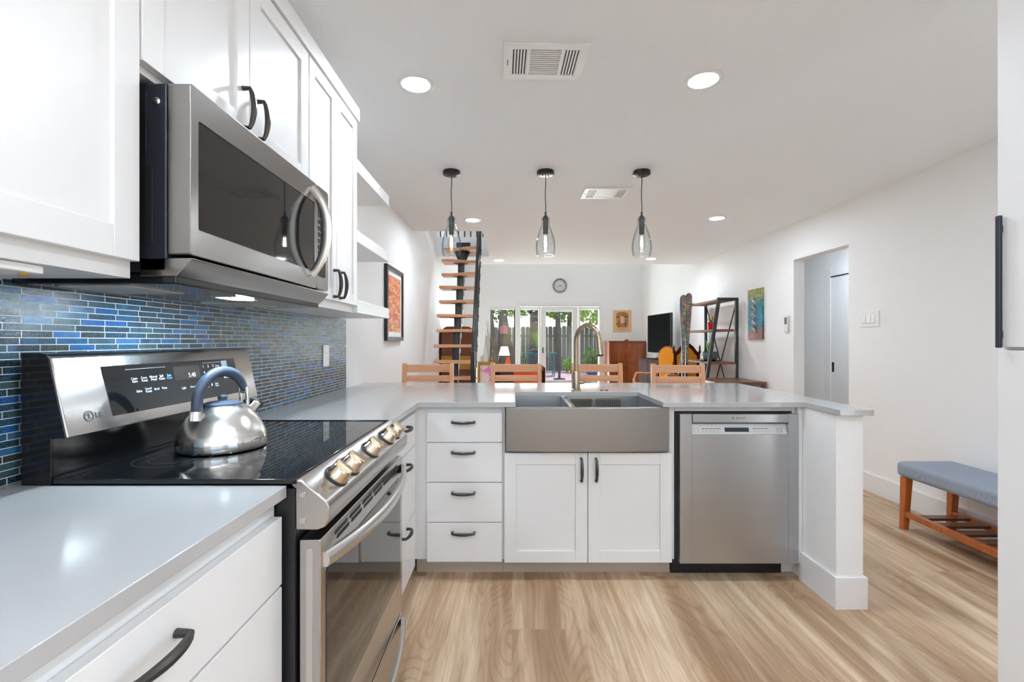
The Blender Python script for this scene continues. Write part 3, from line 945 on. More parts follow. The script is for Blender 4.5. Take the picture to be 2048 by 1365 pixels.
# ------------------------------------------------------------------ microwave
mw = thing('microwave', 'stainless over the range microwave with black glass door', 'microwave', (-0.9, 1.38, 1.345))
body = part('housing', MB().box(XL + 0.009, -0.742, RY0, RY1, 1.372, 1.778), M['charcoal'], mw, bev=0.004)
part('side_groove', MB().box(-0.80, -0.785, RY0 - 0.0015, RY0, 1.62, 1.76).box(-0.81, -0.772, RY0 - 0.0015, RY0, 1.43, 1.60), M['blackpaint'], body, bev=0.0007)
part('screw', MB().lathe([(0.008, 0), (0.008, 0.002), (0.004, 0.004), (0, 0.004)], (0, 0, 0), 14, frame((-0.762, RY0 - 0.0005, 1.738), (1, 0, 0))), M['chrome'], body)
def rrect(y0, y1, z0, z1, r, n=4):
    p = []
    for cy, cz, a in ((y1 - r, z1 - r, 0), (y0 + r, z1 - r, 90), (y0 + r, z0 + r, 180), (y1 - r, z0 + r, 270)):
        for k in range(n + 1):
            t = math.radians(a + 90 * k / n)
            p.append((cy + r * math.cos(t), cz + r * math.sin(t)))
    return p
def panel_with_hole(mb, outer, inner, x0, x1):
    """flat ring between two y-z loops of equal length, extruded x0..x1"""
    b = mb.bm
    n = len(outer)
    V = lambda p, x: b.verts.new((x, p[0], p[1]))
    of = [V(p, x1) for p in outer]; inf = [V(p, x1) for p in inner]
    ob = [V(p, x0) for p in outer]; inb = [V(p, x0) for p in inner]
    fs = []
    for i in range(n):
        j = (i + 1) % n
        fs += [b.faces.new((of[i], of[j], inf[j], inf[i])), b.faces.new((of[i], ob[i], ob[j], of[j])), b.faces.new((inf[i], inf[j], inb[j], inb[i])),
               b.faces.new((ob[i], inb[i], inb[j], ob[j]))]
    bmesh.ops.recalc_face_normals(b, faces=fs)
    return mb
DXF = -0.690
dmb = panel_with_hole(MB(), rrect(RY0, 1.648, 1.408, 1.778, 0.006), rrect(1.030, 1.640, 1.468, 1.708, 0.006), -0.740, DXF)
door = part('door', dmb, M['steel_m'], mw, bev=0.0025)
part('window', MB().prism(rrect(1.030, 1.640, 1.468, 1.708, 0.006), 'x', -0.735, DXF - 0.0035), M['blackglass'], door)
hp = []
for i in range(17):
    t = -1 + 2 * i / 16
    hp.append((DXF + 0.002 + 0.052 * (1 - abs(t) ** 2.4), 1.605, 1.600 + 0.150 * t))
part('handle', MB().sweep(hp, [0.009 + 0.004 * (1 - abs(-1 + 2 * i / 16)) for i in range(17)], n=12, flat=(0.7, 1.5)), M['steel_s'], door)
cmb = panel_with_hole(MB(), rrect(1.650, RY1, 1.408, 1.778, 0.012), rrect(1.660, 1.735, 1.455, 1.708, 0.006), -0.740, DXF)
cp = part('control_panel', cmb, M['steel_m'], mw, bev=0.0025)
pad = part('keypad', MB().prism(rrect(1.660, 1.735, 1.455, 1.708, 0.006), 'x', -0.735, DXF - 0.0035), M['blackglass'], cp)
t = MB()
for k, s in enumerate(('Popcorn', 'Cook', 'Defrost', 'Soften', 'Melt', '1 2 3', '4 5 6', '7 8 9', 'Stop')):
    t.text(s, 0.010, frame((DXF - 0.0034, 1.666, 1.66 - 0.023 * k), (0, 1, 0)), 0.0002)
part('lettering', t, M['silk'], pad)
lip = MB().prism([(DXF + 0.002, 1.402), (DXF, 1.396), (-0.722, 1.362), (-0.80, 1.362), (-0.80, 1.402)], 'y', RY0, RY1)
part('vent_grille', lip, M['steel_m'], mw, bev=0.002)
pan = part('underside', MB().box(XL + 0.009, -0.724, RY0 + 0.004, RY1 - 0.004, 1.346, 1.371), M['blackgloss'], mw, bev=0.004)
for y0, y1 in ((1.03, 1.20), (1.50, 1.67)):
    part('grease_filter', MB().box(-1.0, -0.84, y0, y1, 1.343, 1.346), M['silver'], pan, bev=0.001)
part('hood_lamp', MB().box(-0.815, -0.765, 1.27, 1.36, 1.3425, 1.346), M['hoodlamp'], pan, label='lit blue-white hood lamp')
for y0, y1 in ((1.25, 1.27), (1.36, 1.38)):
    part('lamp_clip', MB().box(-0.83, -0.75, y0, y1, 1.341, 1.346), M['chrome'], pan)

# ------------------------------------------------------------------ range
rg = thing('range', 'stainless electric range with black glass cooktop and backguard', 'stove', (-0.75, 1.38, 0))
part('body', MB().box(-1.046, -0.466, RY0, RY1, 0.03, 0.905).box(-1.0, -0.50, RY0 + 0.03, RY1 - 0.03, 0.0, 0.03), M['blackpaint'], rg, bev=0.002)
ct = part('cooktop', MB().box(-0.985, -0.474, RY0 - 0.002, RY1 + 0.002, 0.9155, 0.9235), M['blackglass'], rg, bev=0.002)
part('cooktop_rim', MB().box(-0.985, -0.462, RY0 - 0.0025, RY0 + 0.006, 0.9155, 0.9265).box(-0.985, -0.462, RY1 - 0.006, RY1 + 0.0025, 0.9155, 0.9265).box(-0.985, -0.972, RY0, RY1, 0.9235, 0.929), M['blackgloss'], ct, bev=0.0015)
for bx, by, rr in ((-0.62, 1.19, 0.105), (-0.86, 1.19, 0.085), (-0.62, 1.58, 0.085), (-0.86, 1.58, 0.105), (-0.88, 1.385, 0.055)):
    m_ = MB()
    for r_ in (rr, rr * 0.62):
        m_.lathe([(r_ - 0.0005, 0.9236), (r_ - 0.0005, 0.92375), (r_ + 0.0005, 0.92375), (r_ + 0.0005, 0.9236)], (bx, by, 0), 48, cap=False)
    part('burner_ring', m_, M['ringprint'], ct)
# sloped control panel
pts = [(-0.474, 0.918), (-0.464, 0.925), (-0.452, 0.923), (-0.400, 0.880), (-0.393, 0.868), (-0.393, 0.840), (-0.402, 0.822), (-0.418, 0.816), (-0.466, 0.816), (-0.466, 0.905), (-0.474, 0.910)]
cpn = part('control_panel', MB().prism(pts, 'y', RY0, RY1), M['steel_y'], rg, bev=0.005, seg=3)
for zz in (0.893, 0.838):
    part('end_cap_screw', MB().lathe([(0.0065, 0), (0.0065, 0.002), (0.003, 0.0025), (0, 0.001)], (0, 0, 0), 14, frame((-0.449, RY0 - 0.0005, zz), (1, 0, 0))), M['steel_s'], cpn)
kd = Vector((-0.400 + 0.452, 0, 0.880 - 0.923)).normalized()
kup = -kd
for ky in (1.118, 1.208, 1.385, 1.562, 1.652):
    F_ = frame((-0.421, ky, 0.898), (0, 1, 0), kup)
    kn = part('knob', MB().lathe([(0.0285, 0.004), (0.0285, 0.009), (0.0255, 0.013), (0.024, 0.026), (0.021, 0.030), (0, 0.0305)], (0, 0, 0), 32, F_), M['knob'], rg)
    part('grip', MB().prism([(-0.008, -0.024), (0.008, -0.024), (0.0055, 0.024), (-0.0055, 0.024)], 'z', 0.028, 0.039, F_), M['knob'], kn, bev=0.003)
    part('collar', MB().lathe([(0.031, -0.004), (0.031, 0.003), (0.027, 0.004)], (0, 0, 0), 32, F_), M['blackrub'], kn)
# oven door
dm = MB()
dm.box(-0.460, -0.412, RY0 + 0.004, RY1 - 0.004, 0.218, 0.794)
od = part('oven_door', dm, M['steel_y'], rg, bev=0.004)
part('side_slot', MB().prism(rrect(-0.444, -0.430, 0.30, 0.775, 0.0065, 4), 'y', RY0 + 0.0032, RY0 + 0.0042), M['steel_s'], od, bev=0.0006)
gw = [(1.036, 0.353), (1.708, 0.353), (1.716, 0.361), (1.716, 0.715), (1.70, 0.726), (1.052, 0.726), (1.036, 0.712)]
part('oven_window', MB().prism(gw, 'x', -0.4125, -0.4105), M['ovenglass'], od)
vs = MB()
for k in range(6):
    yc = 1.13 + k * 0.10
    for zz, dy in ((0.776, 0.0), (0.762, 0.012)):
        a0 = yc - 0.042 + dy
        vs.prism([(a0, zz - 0.004), (a0 + 0.078, zz - 0.004), (a0 + 0.083, zz + 0.004), (a0 + 0.005, zz + 0.004)], 'x', -0.4122, -0.4108)
part('vent_slots', vs, M['dark'], od)
def bow(z, bulge, h, y0=RY0 + 0.012, y1=RY1 - 0.012):
    mb = MB()
    n = 24
    pts = []
    for i in range(n + 1):
        t = -1 + 2 * i / n
        pts.append((-0.405 + bulge * (1 - t * t), (y0 + y1) / 2 + (y1 - y0) / 2 * t, z))
    b = mb.bm
    rings = []
    for p in pts:
        rings.append([b.verts.new((p[0] + dx, p[1], p[2] + dz)) for dx, dz in ((-0.007, -h / 2), (0.004, -h / 2), (0.008, -h / 4), (0.009, 0), (0.006, h / 3), (0.0, h / 2), (-0.009, h / 2))])
    fs = []
    m_ = len(rings[0])
    for i in range(n):
        for j in range(m_):
            k = (j + 1) % m_
            fs.append(b.faces.new((rings[i][j], rings[i][k], rings[i + 1][k], rings[i + 1][j])))
    fs += [b.faces.new(rings[0]), b.faces.new(rings[-1])]
    bmesh.ops.recalc_face_normals(b, faces=fs)
    return mb
part('handle', bow(0.748, 0.052, 0.032), M['steel_s'], od)
sd = part('warming_drawer', MB().box(-0.460, -0.412, RY0 + 0.004, RY1 - 0.004, 0.045, 0.208), M['steel_y'], rg, bev=0.004)
part('handle', bow(0.178, 0.042, 0.030), M['steel_s'], sd)
# backguard
bgd = part('backguard', MB().prism([(-0.953, 1.013), (-0.990, 1.184), (-0.998, 1.193), (-1.012, 1.197), (-1.03, 1.197), (-1.03, 1.013)], 'y', RY0, RY1), M['steel_y'], rg, bev=0.004, seg=3)
part('rear_housing', MB().box(-1.052, -1.0301, RY0, RY1, 0.9, 1.196).box(-1.03, -0.990, RY0 + 0.002, RY1 - 0.002, 0.906, 1.0128), M['blackgloss'], bgd, bev=0.003)
for y0, y1 in ((RY0 - 0.0015, RY0 + 0.003), (RY1 - 0.003, RY1 + 0.0015)):
    part('end_cap', MB().prism([(-0.9575, 1.0135), (-0.9945, 1.184), (-1.002, 1.1935), (-1.013, 1.1975), (-1.053, 1.1975), (-1.053, 0.907), (-0.989, 0.907), (-0.989, 1.0135)], 'y', y0, y1), M['blackgloss'], bgd, bev=0.001)
up = Vector((-0.990 + 0.953, 0, 1.184 - 1.013)).normalized()
FB = frame((-0.953, 0, 1.013), (0, 1, 0), up)     # x = world Y, y = up the face
dp = part('display_panel', MB().prism([(1.125, 0.030), (1.652, 0.030), (1.652, 0.152), (1.119, 0.152)], 'z', 0.0, 0.0016, FB), M['blackglass'], bgd)
part('clock_window', MB().box(1.350, 1.462, 0.098, 0.138, 0.0016, 0.0019, FB), M['ovenglass'], dp)
t = MB()
def tx(s, y, v, size, mb=None, al='CENTER'):
    Fm = FB @ Matrix.Translation((y, v, 0.0018))
    (mb or t).text(s, size, Fm, 0.0002, al)
tx('5:40', 1.424, 0.103, 0.019)
for s, y in (('Conv.\nBake', 1.208), ('Conv.\nRoast', 1.240), ('Warm/\nProof', 1.272), ('Self\nClean', 1.301)):
    tx(s, y, 0.112, 0.0092)
for s, y, v in (('Bake', 1.215, 0.078), ('Speed\nRoast', 1.246, 0.082), ('Broil', 1.275, 0.078), ('Pizza', 1.303, 0.078), ('Light', 1.378, 0.070), ('Clock', 1.416, 0.070), ('Settings', 1.456, 0.070)):
    tx(s, y, v, 0.0092)
for i, s in enumerate('123456789'):
    tx(s, 1.482 + 0.024 * (i % 3), 0.128 - 0.020 * (i // 3), 0.013)
tx('0', 1.506, 0.066, 0.013)
tx('Cook\nTime', 1.482, 0.070, 0.009)
tx('Start\nTime', 1.530, 0.070, 0.009)
tx('Timer\nOn/Off', 1.552, 0.128, 0.009)
t.box(1.185, 1.322, 0.1395, 0.1402, 0.0016, 0.0018, FB)
t.box(1.482, 1.57, 0.1425, 0.1432, 0.0016, 0.0018, FB)
part('lettering', t, M['silk'], dp)
t2 = MB()
tx('Easy\nClean', 1.330, 0.112, 0.0092, t2)
part('blue_lettering', t2, M['silkblue'], dp)
kp = part('start_key', MB().box(1.575, 1.605, 0.118, 0.146, 0.0016, 0.0022, FB).box(1.575, 1.605, 0.086, 0.114, 0.0016, 0.0022, FB), M['panelgrey'], dp)
t3 = MB()
lc = (1.062, 0.040)
tr = MB()
for r0, r1 in ((0.0105, 0.012),):
    n = 32
    for i in range(n):
        a, b2 = 2 * math.pi * i / n, 2 * math.pi * (i + 1) / n
        tr.prism([(lc[0] + r0 * math.cos(a), lc[1] + r0 * math.sin(a)), (lc[0] + r1 * math.cos(a), lc[1] + r1 * math.sin(a)), (lc[0] + r1 * math.cos(b2), lc[1] + r1 * math.sin(b2)), (lc[0] + r0 * math.cos(b2), lc[1] + r0 * math.sin(b2))], 'z', 0, 0.0012, FB)
tr.box(lc[0] - 0.001, lc[0] + 0.001, lc[1] - 0.006, lc[1] + 0.006, 0, 0.0012, FB)
tr.box(lc[0], lc[0] + 0.005, lc[1] - 0.006, lc[1] - 0.0042, 0, 0.0012, FB)
tr.box(lc[0] - 0.006, lc[0] - 0.0035, lc[1] + 0.0025, lc[1] + 0.005, 0, 0.0012, FB)
tr.text('LG', 0.0185, FB @ Matrix.Translation((1.078, 0.0335, 0.0006)), 0.0006)
part('logo', tr, M['greyprint'], bgd)
t4 = MB()
t4.text('EASY', 0.010, FB @ Matrix.Translation((1.70, 0.040, 0.0003)), 0.0002, 'CENTER')
part('mark', t4, M['greyprint'], bgd)

# ------------------------------------------------------------------ kettle
KX, KY, KZ = -0.814, 1.315, 0.9238
kt = thing('kettle', 'stainless domed kettle with blue-grey arched handle on the cooktop', 'kettle', (KX, KY, KZ))
kb = part('kettle_body', MB().lathe([(0.1085, 0.030), (0.1085, 0.037), (0.1055, 0.048), (0.097, 0.068), (0.084, 0.090), (0.068, 0.108), (0.054, 0.119), (0.050, 0.121), (0, 0.121)], (KX, KY, KZ), 64), M['steel_s'], kt)
part('base_band', MB().lathe([(0.103, 0), (0.110, 0.003), (0.1118, 0.010), (0.1105, 0.030), (0.1095, 0.0365), (0.1086, 0.0366)], (KX, KY, KZ), 64, cap=True), M['chrome'], kb, label='polished base band of the kettle')
ld = part('lid', MB().lathe([(0.0, 0.1212), (0.050, 0.1215), (0.049, 0.125), (0.036, 0.129), (0.016, 0.131), (0.011, 0.134), (0.013, 0.144), (0.009, 0.149), (0, 0.150)], (KX, KY, KZ), 32), M['kettlegrip'], kt)
hd_ = Vector((0.28, 0.96, 0)).normalized()        # from grip end to spout
hp, hr = [], []
for a in arc(16, 172, 20):
    t_ = math.radians(a)
    hp.append(Vector((KX, KY, KZ + 0.128)) + hd_ * (0.078 * math.cos(t_)) + Vector((0, 0, 0.086 * math.sin(t_))))
    hr.append(0.0128 if a > 60 else 0.0128 - 0.004 * (60 - a) / 40)
hp.insert(0, Vector((KX, KY, KZ + 0.108)) - hd_ * 0.079)
hr.insert(0, 0.0125)
hg = part('handle', MB().sweep(hp, hr, n=14, flat=(1.0, 1.15)), M['kettlegrip'], kt)
p0 = Vector((KX, KY, KZ + 0.088)) - hd_ * 0.082
part('ferrule', MB().cyl(p0, p0 + Vector((0, 0, 0.024)) + hd_ * 0.002, 0.0155, 0.0145, n=18), M['chrome'], hg)
p1 = Vector((KX, KY, KZ + 0.098)) + hd_ * 0.075
m_ = MB()
s_ = Vector((hd_.y, -hd_.x, 0)) * 0.012
for sg in (-1, 1):
    m_.cyl(p1 + s_ * sg, Vector((KX, KY, KZ + 0.165)) + hd_ * 0.070 + s_ * sg, 0.0055, n=10)
m_.cyl(Vector((KX, KY, KZ + 0.150)) + hd_ * 0.072 - s_, Vector((KX, KY, KZ + 0.150)) + hd_ * 0.072 + s_, 0.006, n=10)
part('handle_bracket', m_, M['chrome'], hg)
sp0 = Vector((KX, KY, KZ + 0.085)) + hd_ * 0.085
spd = (hd_ + Vector((0, 0, 0.75))).normalized()
sp = part('spout', MB().sweep([sp0 - spd * 0.01, sp0 + spd * 0.03, sp0 + spd * 0.038], [0.021, 0.017, 0.019], n=18), M['chrome'], kt)
part('whistle_cap', MB().sweep([sp0 + spd * 0.038, sp0 + spd * 0.046, sp0 + spd * 0.049], [0.020, 0.019, 0.012], n=18), M['blackrub'], sp)

# ------------------------------------------------------------------ sink, racks, faucet
sk = thing('sink', 'stainless apron front double sink in the peninsula', 'sink', (0.39, 2.6, 0.66))
ap = []
n = 20
XA0, XA1 = -0.032, 0.795
for i in range(n + 1):
    t_ = i / n
    ap.append((XA0 + (XA1 - XA0) * t_, 2.362 - 0.010 * (1 - (2 * t_ - 1) ** 2)))
ap += [(XA1, 2.3845), (XA0, 2.3845)]
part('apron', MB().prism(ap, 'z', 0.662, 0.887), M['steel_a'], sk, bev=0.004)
def basin(x0, x1, y0, y1, z0, z1, t_=0.004):
    m_ = MB()
    m_.box(x0, x1, y0, y1, z0, z0 + t_)
    m_.box(x0, x0 + t_, y0, y1, z0 + t_, z1).box(x1 - t_, x1, y0, y1, z0 + t_, z1)
    m_.box(x0 + t_, x1 - t_, y0, y0 + t_, z0 + t_, z1).box(x0 + t_, x1 - t_, y1 - t_, y1, z0 + t_, z1)
    return m_
part('basin', basin(0.006, 0.300, 2.386, 2.850, 0.665, 0.885), M['steel_x'], sk)
part('basin', basin(0.322, 0.775, 2.386, 2.850, 0.665, 0.885), M['steel_x'], sk)
part('divider', MB().box(0.300, 0.322, 2.386, 2.850, 0.70, 0.882), M['steel_s'], sk, bev=0.004)
part('rim', MB().box(-0.03, 0.006, 2.3846, 2.88, 0.878, 0.8872).box(0.775, 0.793, 2.3846, 2.88, 0.878, 0.8872).box(0.006, 0.775, 2.850, 2.88, 0.878, 0.8872), M['steel_s'], sk)
for x in (0.153, 0.548):
    part('drain', MB().lathe([(0.045, 0.6691), (0.045, 0.671), (0.03, 0.6705), (0.0, 0.6695)], (x, 2.62, 0), 28), M['chrome'], sk)
def wire_rack(x0, x1, label):
    m_ = MB()
    y0, y1, z0, z1 = 2.79, 2.83, 0.6692, 0.872
    R = 0.0022
    for z in (z0 + R, z1):
        m_.sweep([(x0, y0, z), (x1, y0, z), (x1, y1, z), (x0, y1, z), (x0, y0, z)], R, n=6)
    k = 11
    for i in range(k + 1):
        x = x0 + (x1 - x0) * i / k
        for y in (y0, y1):
            m_.cyl((x, y, z0 + R), (x, y, z1), R * 0.8, n=6)
    solo('wire_rack', m_, M['nickel'], label, 'rack', 'wire racks in the sink')
wire_rack(0.360, 0.478, 'upright wire rack in the wide basin beside the divider')
wire_rack(0.510, 0.650, 'upright wire rack in the middle of the wide basin')

fc = thing('faucet', 'brushed nickel gooseneck pull down faucet behind the sink', 'faucet', (0.40, 2.92, CT))
part('base', MB().lathe([(0.030, 0.0002), (0.030, 0.006), (0.0245, 0.010), (0.0245, 0.11), (0.020, 0.122), (0.0, 0.122)], (0.40, 2.92, CT), 28), M['nickel'], fc)
fd = Vector((0.115, -0.15, 0)).normalized()
B0 = Vector((0.40, 2.92, 0))
R_ = 0.094
pts = [B0 + Vector((0, 0, CT + 0.11)), B0 + Vector((0, 0, 1.12)), B0 + Vector((0, 0, 1.225))]
for a in arc(16, 180, 8)[1:]:
    t_ = math.radians(a)
    pts.append(B0 + fd * (R_ + R_ * math.cos(t_)) + Vector((0, 0, 1.225 + R_ * math.sin(t_))))
part('neck', MB().sweep(pts, 0.0145, n=18), M['nickel'], fc)
e = pts[-1]
d_ = (fd * 0.12 + Vector((0, 0, -1))).normalized()
sh = part('spray_head', MB().sweep([e - d_ * 0.004, e + d_ * 0.02, e + d_ * 0.09, e + d_ * 0.098], [0.0165, 0.0175, 0.0195, 0.0205], n=20), M['nickel'], fc)
part('nozzle', MB().sweep([e + d_ * 0.098, e + d_ * 0.106], [0.021, 0.017], n=20), M['blackrub'], sh)
lv = part('lever', MB().sweep([(0.42, 2.915, 0.967), (0.445, 2.912, 0.967), (0.45, 2.91, 0.967), (0.495, 2.905, 0.971)], [0.013, 0.013, 0.007, 0.0065], n=14), M['nickel'], fc)

for x in (0.560, 0.592):
    solo('hole_cap', MB().lathe([(0.011, 0.0002), (0.011, 0.003), (0.008, 0.0045), (0, 0.0045)], (x, 2.925, CT), 20), M['iron'], 'small round metal cap in the counter behind the wire racks', 'cap', 'counter hole caps')

# ------------------------------------------------------------------ dishwasher
dw = thing('dishwasher', 'stainless dishwasher with pocket handle in the peninsula', 'dishwasher', (1.155, 2.6, 0))
part('tub', MB().box(0.838, 1.438, YF + 0.022, 3.0, 0.10, 0.858), M['dark'], dw)
part('toe_kick', MB().box(0.838, 1.418, YF + 0.08, 2.6, 0.0, 0.09), M['blackpaint'], dw)
X0, X1 = 0.853, 1.456
dm = MB()
dm.box(X0, 0.914, YF - 0.012, YF + 0.018, 0.092, 0.852).box(1.403, X1, YF - 0.012, YF + 0.018, 0.092, 0.852)
dm.box(0.914, 1.403, YF - 0.012, YF + 0.018, 0.092, 0.748)
ddo = part('door', dm, M['steel_x'], dw, bev=0.0015)
hb = part('pocket_handle', MB().box(0.916, 1.401, YF - 0.016, YF + 0.004, 0.808, 0.852), M['steel_x'], ddo, bev=0.003)
t = MB()
t.text('BOSCH', 0.0125, frame((1.158, YF - 0.0162, 0.8275), (1, 0, 0)), 0.0003, 'CENTER', 1.1)
n = 24
lc = (1.120, 0.832)
for r0, r1 in ((0.0042, 0.0052),):
    for i in range(n):
        a, b2 = 2 * math.pi * i / n, 2 * math.pi * (i + 1) / n
        t.prism([(lc[0] + r0 * math.cos(a), lc[1] + r0 * math.sin(a)), (lc[0] + r1 * math.cos(a), lc[1] + r1 * math.sin(a)), (lc[0] + r1 * math.cos(b2), lc[1] + r1 * math.sin(b2)), (lc[0] + r0 * math.cos(b2), lc[1] + r0 * math.sin(b2))], 'y', YF - 0.0166, YF - 0.016)
t.box(lc[0] - 0.0025, lc[0] + 0.0025, YF - 0.0166, YF - 0.016, lc[1] - 0.0006, lc[1] + 0.0006).box(lc[0] - 0.0025, lc[0] - 0.0013, YF - 0.0166, YF - 0.016, lc[1] - 0.003, lc[1] + 0.003).box(lc[0] + 0.0013, lc[0] + 0.0025, YF - 0.0166, YF - 0.016, lc[1] - 0.003, lc[1] + 0.003)
part('logo', t, M['greyprint'], hb)
# sloping control strip in the pocket
F_ = frame((0.914, YF - 0.009, 0.7485), (1, 0, 0), (0, 0.020, 0.055))
part('pocket_recess', MB().box(0.914, 1.403, YF + 0.0185, YF + 0.021, 0.748, 0.852), M['charcoal'], ddo)
cs = part('control_strip', MB().box(0.001, 0.488, 0.0, 0.055, -0.002, 0.0, F_), M['silver'], ddo)
part('display', MB().box(0.17, 0.293, 0.012, 0.034, 0.0, 0.0008, F_), M['charcoal'], cs)
t = MB()
for k in range(5):
    t.box(0.055 + 0.020 * k, 0.071 + 0.020 * k, 0.011, 0.0118, 0, 0.0006, F_).box(0.055 + 0.020 * k, 0.071 + 0.020 * k, 0.027, 0.030, 0, 0.0006, F_)
    t.box(0.055 + 0.020 * k, 0.0558 + 0.020 * k, 0.011, 0.030, 0, 0.0006, F_)
for k in range(4):
    t.box(0.315 + 0.020 * k, 0.331 + 0.020 * k, 0.013, 0.0138, 0, 0.0006, F_).box(0.315 + 0.020 * k, 0.331 + 0.020 * k, 0.027, 0.030, 0, 0.0006, F_)
for x in (0.012, 0.436):
    t.box(x, x + 0.026, 0.011, 0.0118, 0, 0.0006, F_).box(x, x + 0.026, 0.029, 0.0298, 0, 0.0006, F_).box(x, x + 0.0008, 0.011, 0.029, 0, 0.0006, F_).box(x + 0.0252, x + 0.026, 0.011, 0.029, 0, 0.0006, F_)
part('button_marks', t, M['greyprint'], cs)

# ------------------------------------------------------------------ tall pantry at the frame edge
pr = thing('pantry_cabinet', 'tall white pantry cabinet cut by the photo edge beside the bench', 'cabinet', (1.65, 0.85, 0))
part('carcass', MB().box(1.322, 1.93, 0.45, 1.256, 0.0, ZC - 0.002), M['cab'], pr)
FR_ = frame((1.322, 0, 0), (0, -1, 0))
d = part('door', MB().box(-1.254, -0.86, 1.207, 2.40, 0, 0.020, FR_), M['cab'], pr, bev=0.0015)
part('handle', MB().box(1.288, 1.298, 1.236, 1.2475, 1.205, 1.556).box(1.296, 1.302, 1.238, 1.2455, 1.23, 1.25).box(1.296, 1.302, 1.238, 1.2455, 1.51, 1.53), M['charcoal'], d, bev=0.002)
d = part('door', MB().box(-1.254, -0.86, 0.10, 1.198, 0, 0.020, FR_), M['cab'], pr, bev=0.0015)
part('handle', pull((0, 0, 1), (-1, 0, 0), (1.302, 0.90, 1.08)), M['pull'], d)

# ------------------------------------------------------------------ bench
bn = thing('bench', 'blue-grey padded wooden bench against the white wall', 'bench', (2.70, 2.3, 0))
BX0, BX1, BY0, BY1 = 2.52, 2.882, 1.75, 3.05
cu = MB()
cu.box(BX0 - 0.012, BX1, BY0 - 0.01, BY1 + 0.012, 0.345, 0.442)
part('cushion', cu, M['linen'], bn, bev=0.03, seg=5)
for x in (BX0 + 0.004, BX1 - 0.052):
    for y, s in ((BY0 + 0.01, -1), (BY1 - 0.055, 1)):
        m_ = MB()
        b = m_.bm
        w0, w1 = 0.048, 0.036
        lo = [(x + 0.006, y + 0.006 + s * 0.02), (x + 0.006 + w1, y + 0.006 + s * 0.02), (x + 0.006 + w1, y + 0.006 + w1 + s * 0.02), (x + 0.006, y + 0.006 + w1 + s * 0.02)]
        hi = [(x, y), (x + w0, y), (x + w0, y + w0), (x, y + w0)]
        va = [b.verts.new((p[0], p[1], 0.0)) for p in lo]
        vb = [b.verts.new((p[0], p[1], 0.344)) for p in hi]
        b.faces.new(list(reversed(va))); b.faces.new(vb)
        for i in range(4):
            b.faces.new((va[i], va[(i + 1) % 4], vb[(i + 1) % 4], vb[i]))
        part('leg', m_, M['benchwood'], bn, bev=0.004)
for x in (BX0 + 0.012, BX1 - 0.044):
    part('rail', MB().box(x, x + 0.032, BY0 + 0.045, BY1 - 0.03, 0.088, 0.125), M['benchwood'], bn, bev=0.003)
for k in range(10):
    y = BY1 - 0.10 - k * 0.12
    part('slat', MB().box(BX0 + 0.030, BX1 - 0.030, y - 0.06, y, 0.108, 0.124), M['benchslat'], bn, bev=0.002)

# ------------------------------------------------------------------ ceiling fixtures
def can_light(x, y, label, z=ZC, rr=0.078, kind_='lens'):
    r = thing('ceiling_light', label, 'ceiling light', (x, y, z), 'recessed ceiling lights')
    part('trim_ring', MB().lathe([(rr * 0.84, -0.004), (rr, -0.006), (rr * 1.1, -0.003), (rr * 1.12, -0.0003), (rr * 0.84, -0.0003)], (x, y, z), 40, cap=False), M['vent'], r)
    part('diffuser', MB().lathe([(0, -0.0035), (rr * 0.84, -0.0035), (rr * 0.84, -0.001), (0, -0.001)], (x, y, z), 40), M[kind_], r)
can_light(-0.454, 2.21, 'lit recessed ceiling light above the drawer corner')
can_light(0.890, 2.175, 'lit recessed ceiling light above the dishwasher')
can_light(-0.397, 4.69, 'lit recessed ceiling light before the stair opening')
can_light(2.025, 4.62, 'lit recessed ceiling light before the hall doorway')
can_light(-0.20, 7.02, 'lit recessed ceiling light beside the stair opening')
can_light(2.05, 6.90, 'lit recessed ceiling light above the shelf unit')
can_light(-0.30, 0.0, 'unseen recessed ceiling light added behind the viewpoint over the range side')  # unseen lamp continuing the row, added to brighten the near counter
can_light(0.890, 0.05, 'unseen recessed ceiling light added behind the viewpoint over the walkway')  # second unseen lamp of that row, added for more light
can_light(2.2, 0.4, 'unseen recessed ceiling light added over the bench')  # added out of view to brighten the bench side
can_light(3.5, 5.0, 'unseen recessed ceiling light added in the hallway', rr=0.085)  # out of view, added to lighten the hall
can_light(0.2, 9.0, 'unseen recessed ceiling light added high over the armchair', ZT, 0.11, 'addedlens')  # added out of view to light the living room
can_light(1.9, 9.0, 'unseen recessed ceiling light added high over the television', ZT, 0.11, 'addedlens')  # its partner, also added out of view for the living room
can_light(-0.2, 5.9, 'unseen recessed ceiling light added high over the stair', ZT, 0.11, 'addedlens')  # added above the stair so light spills through the opening

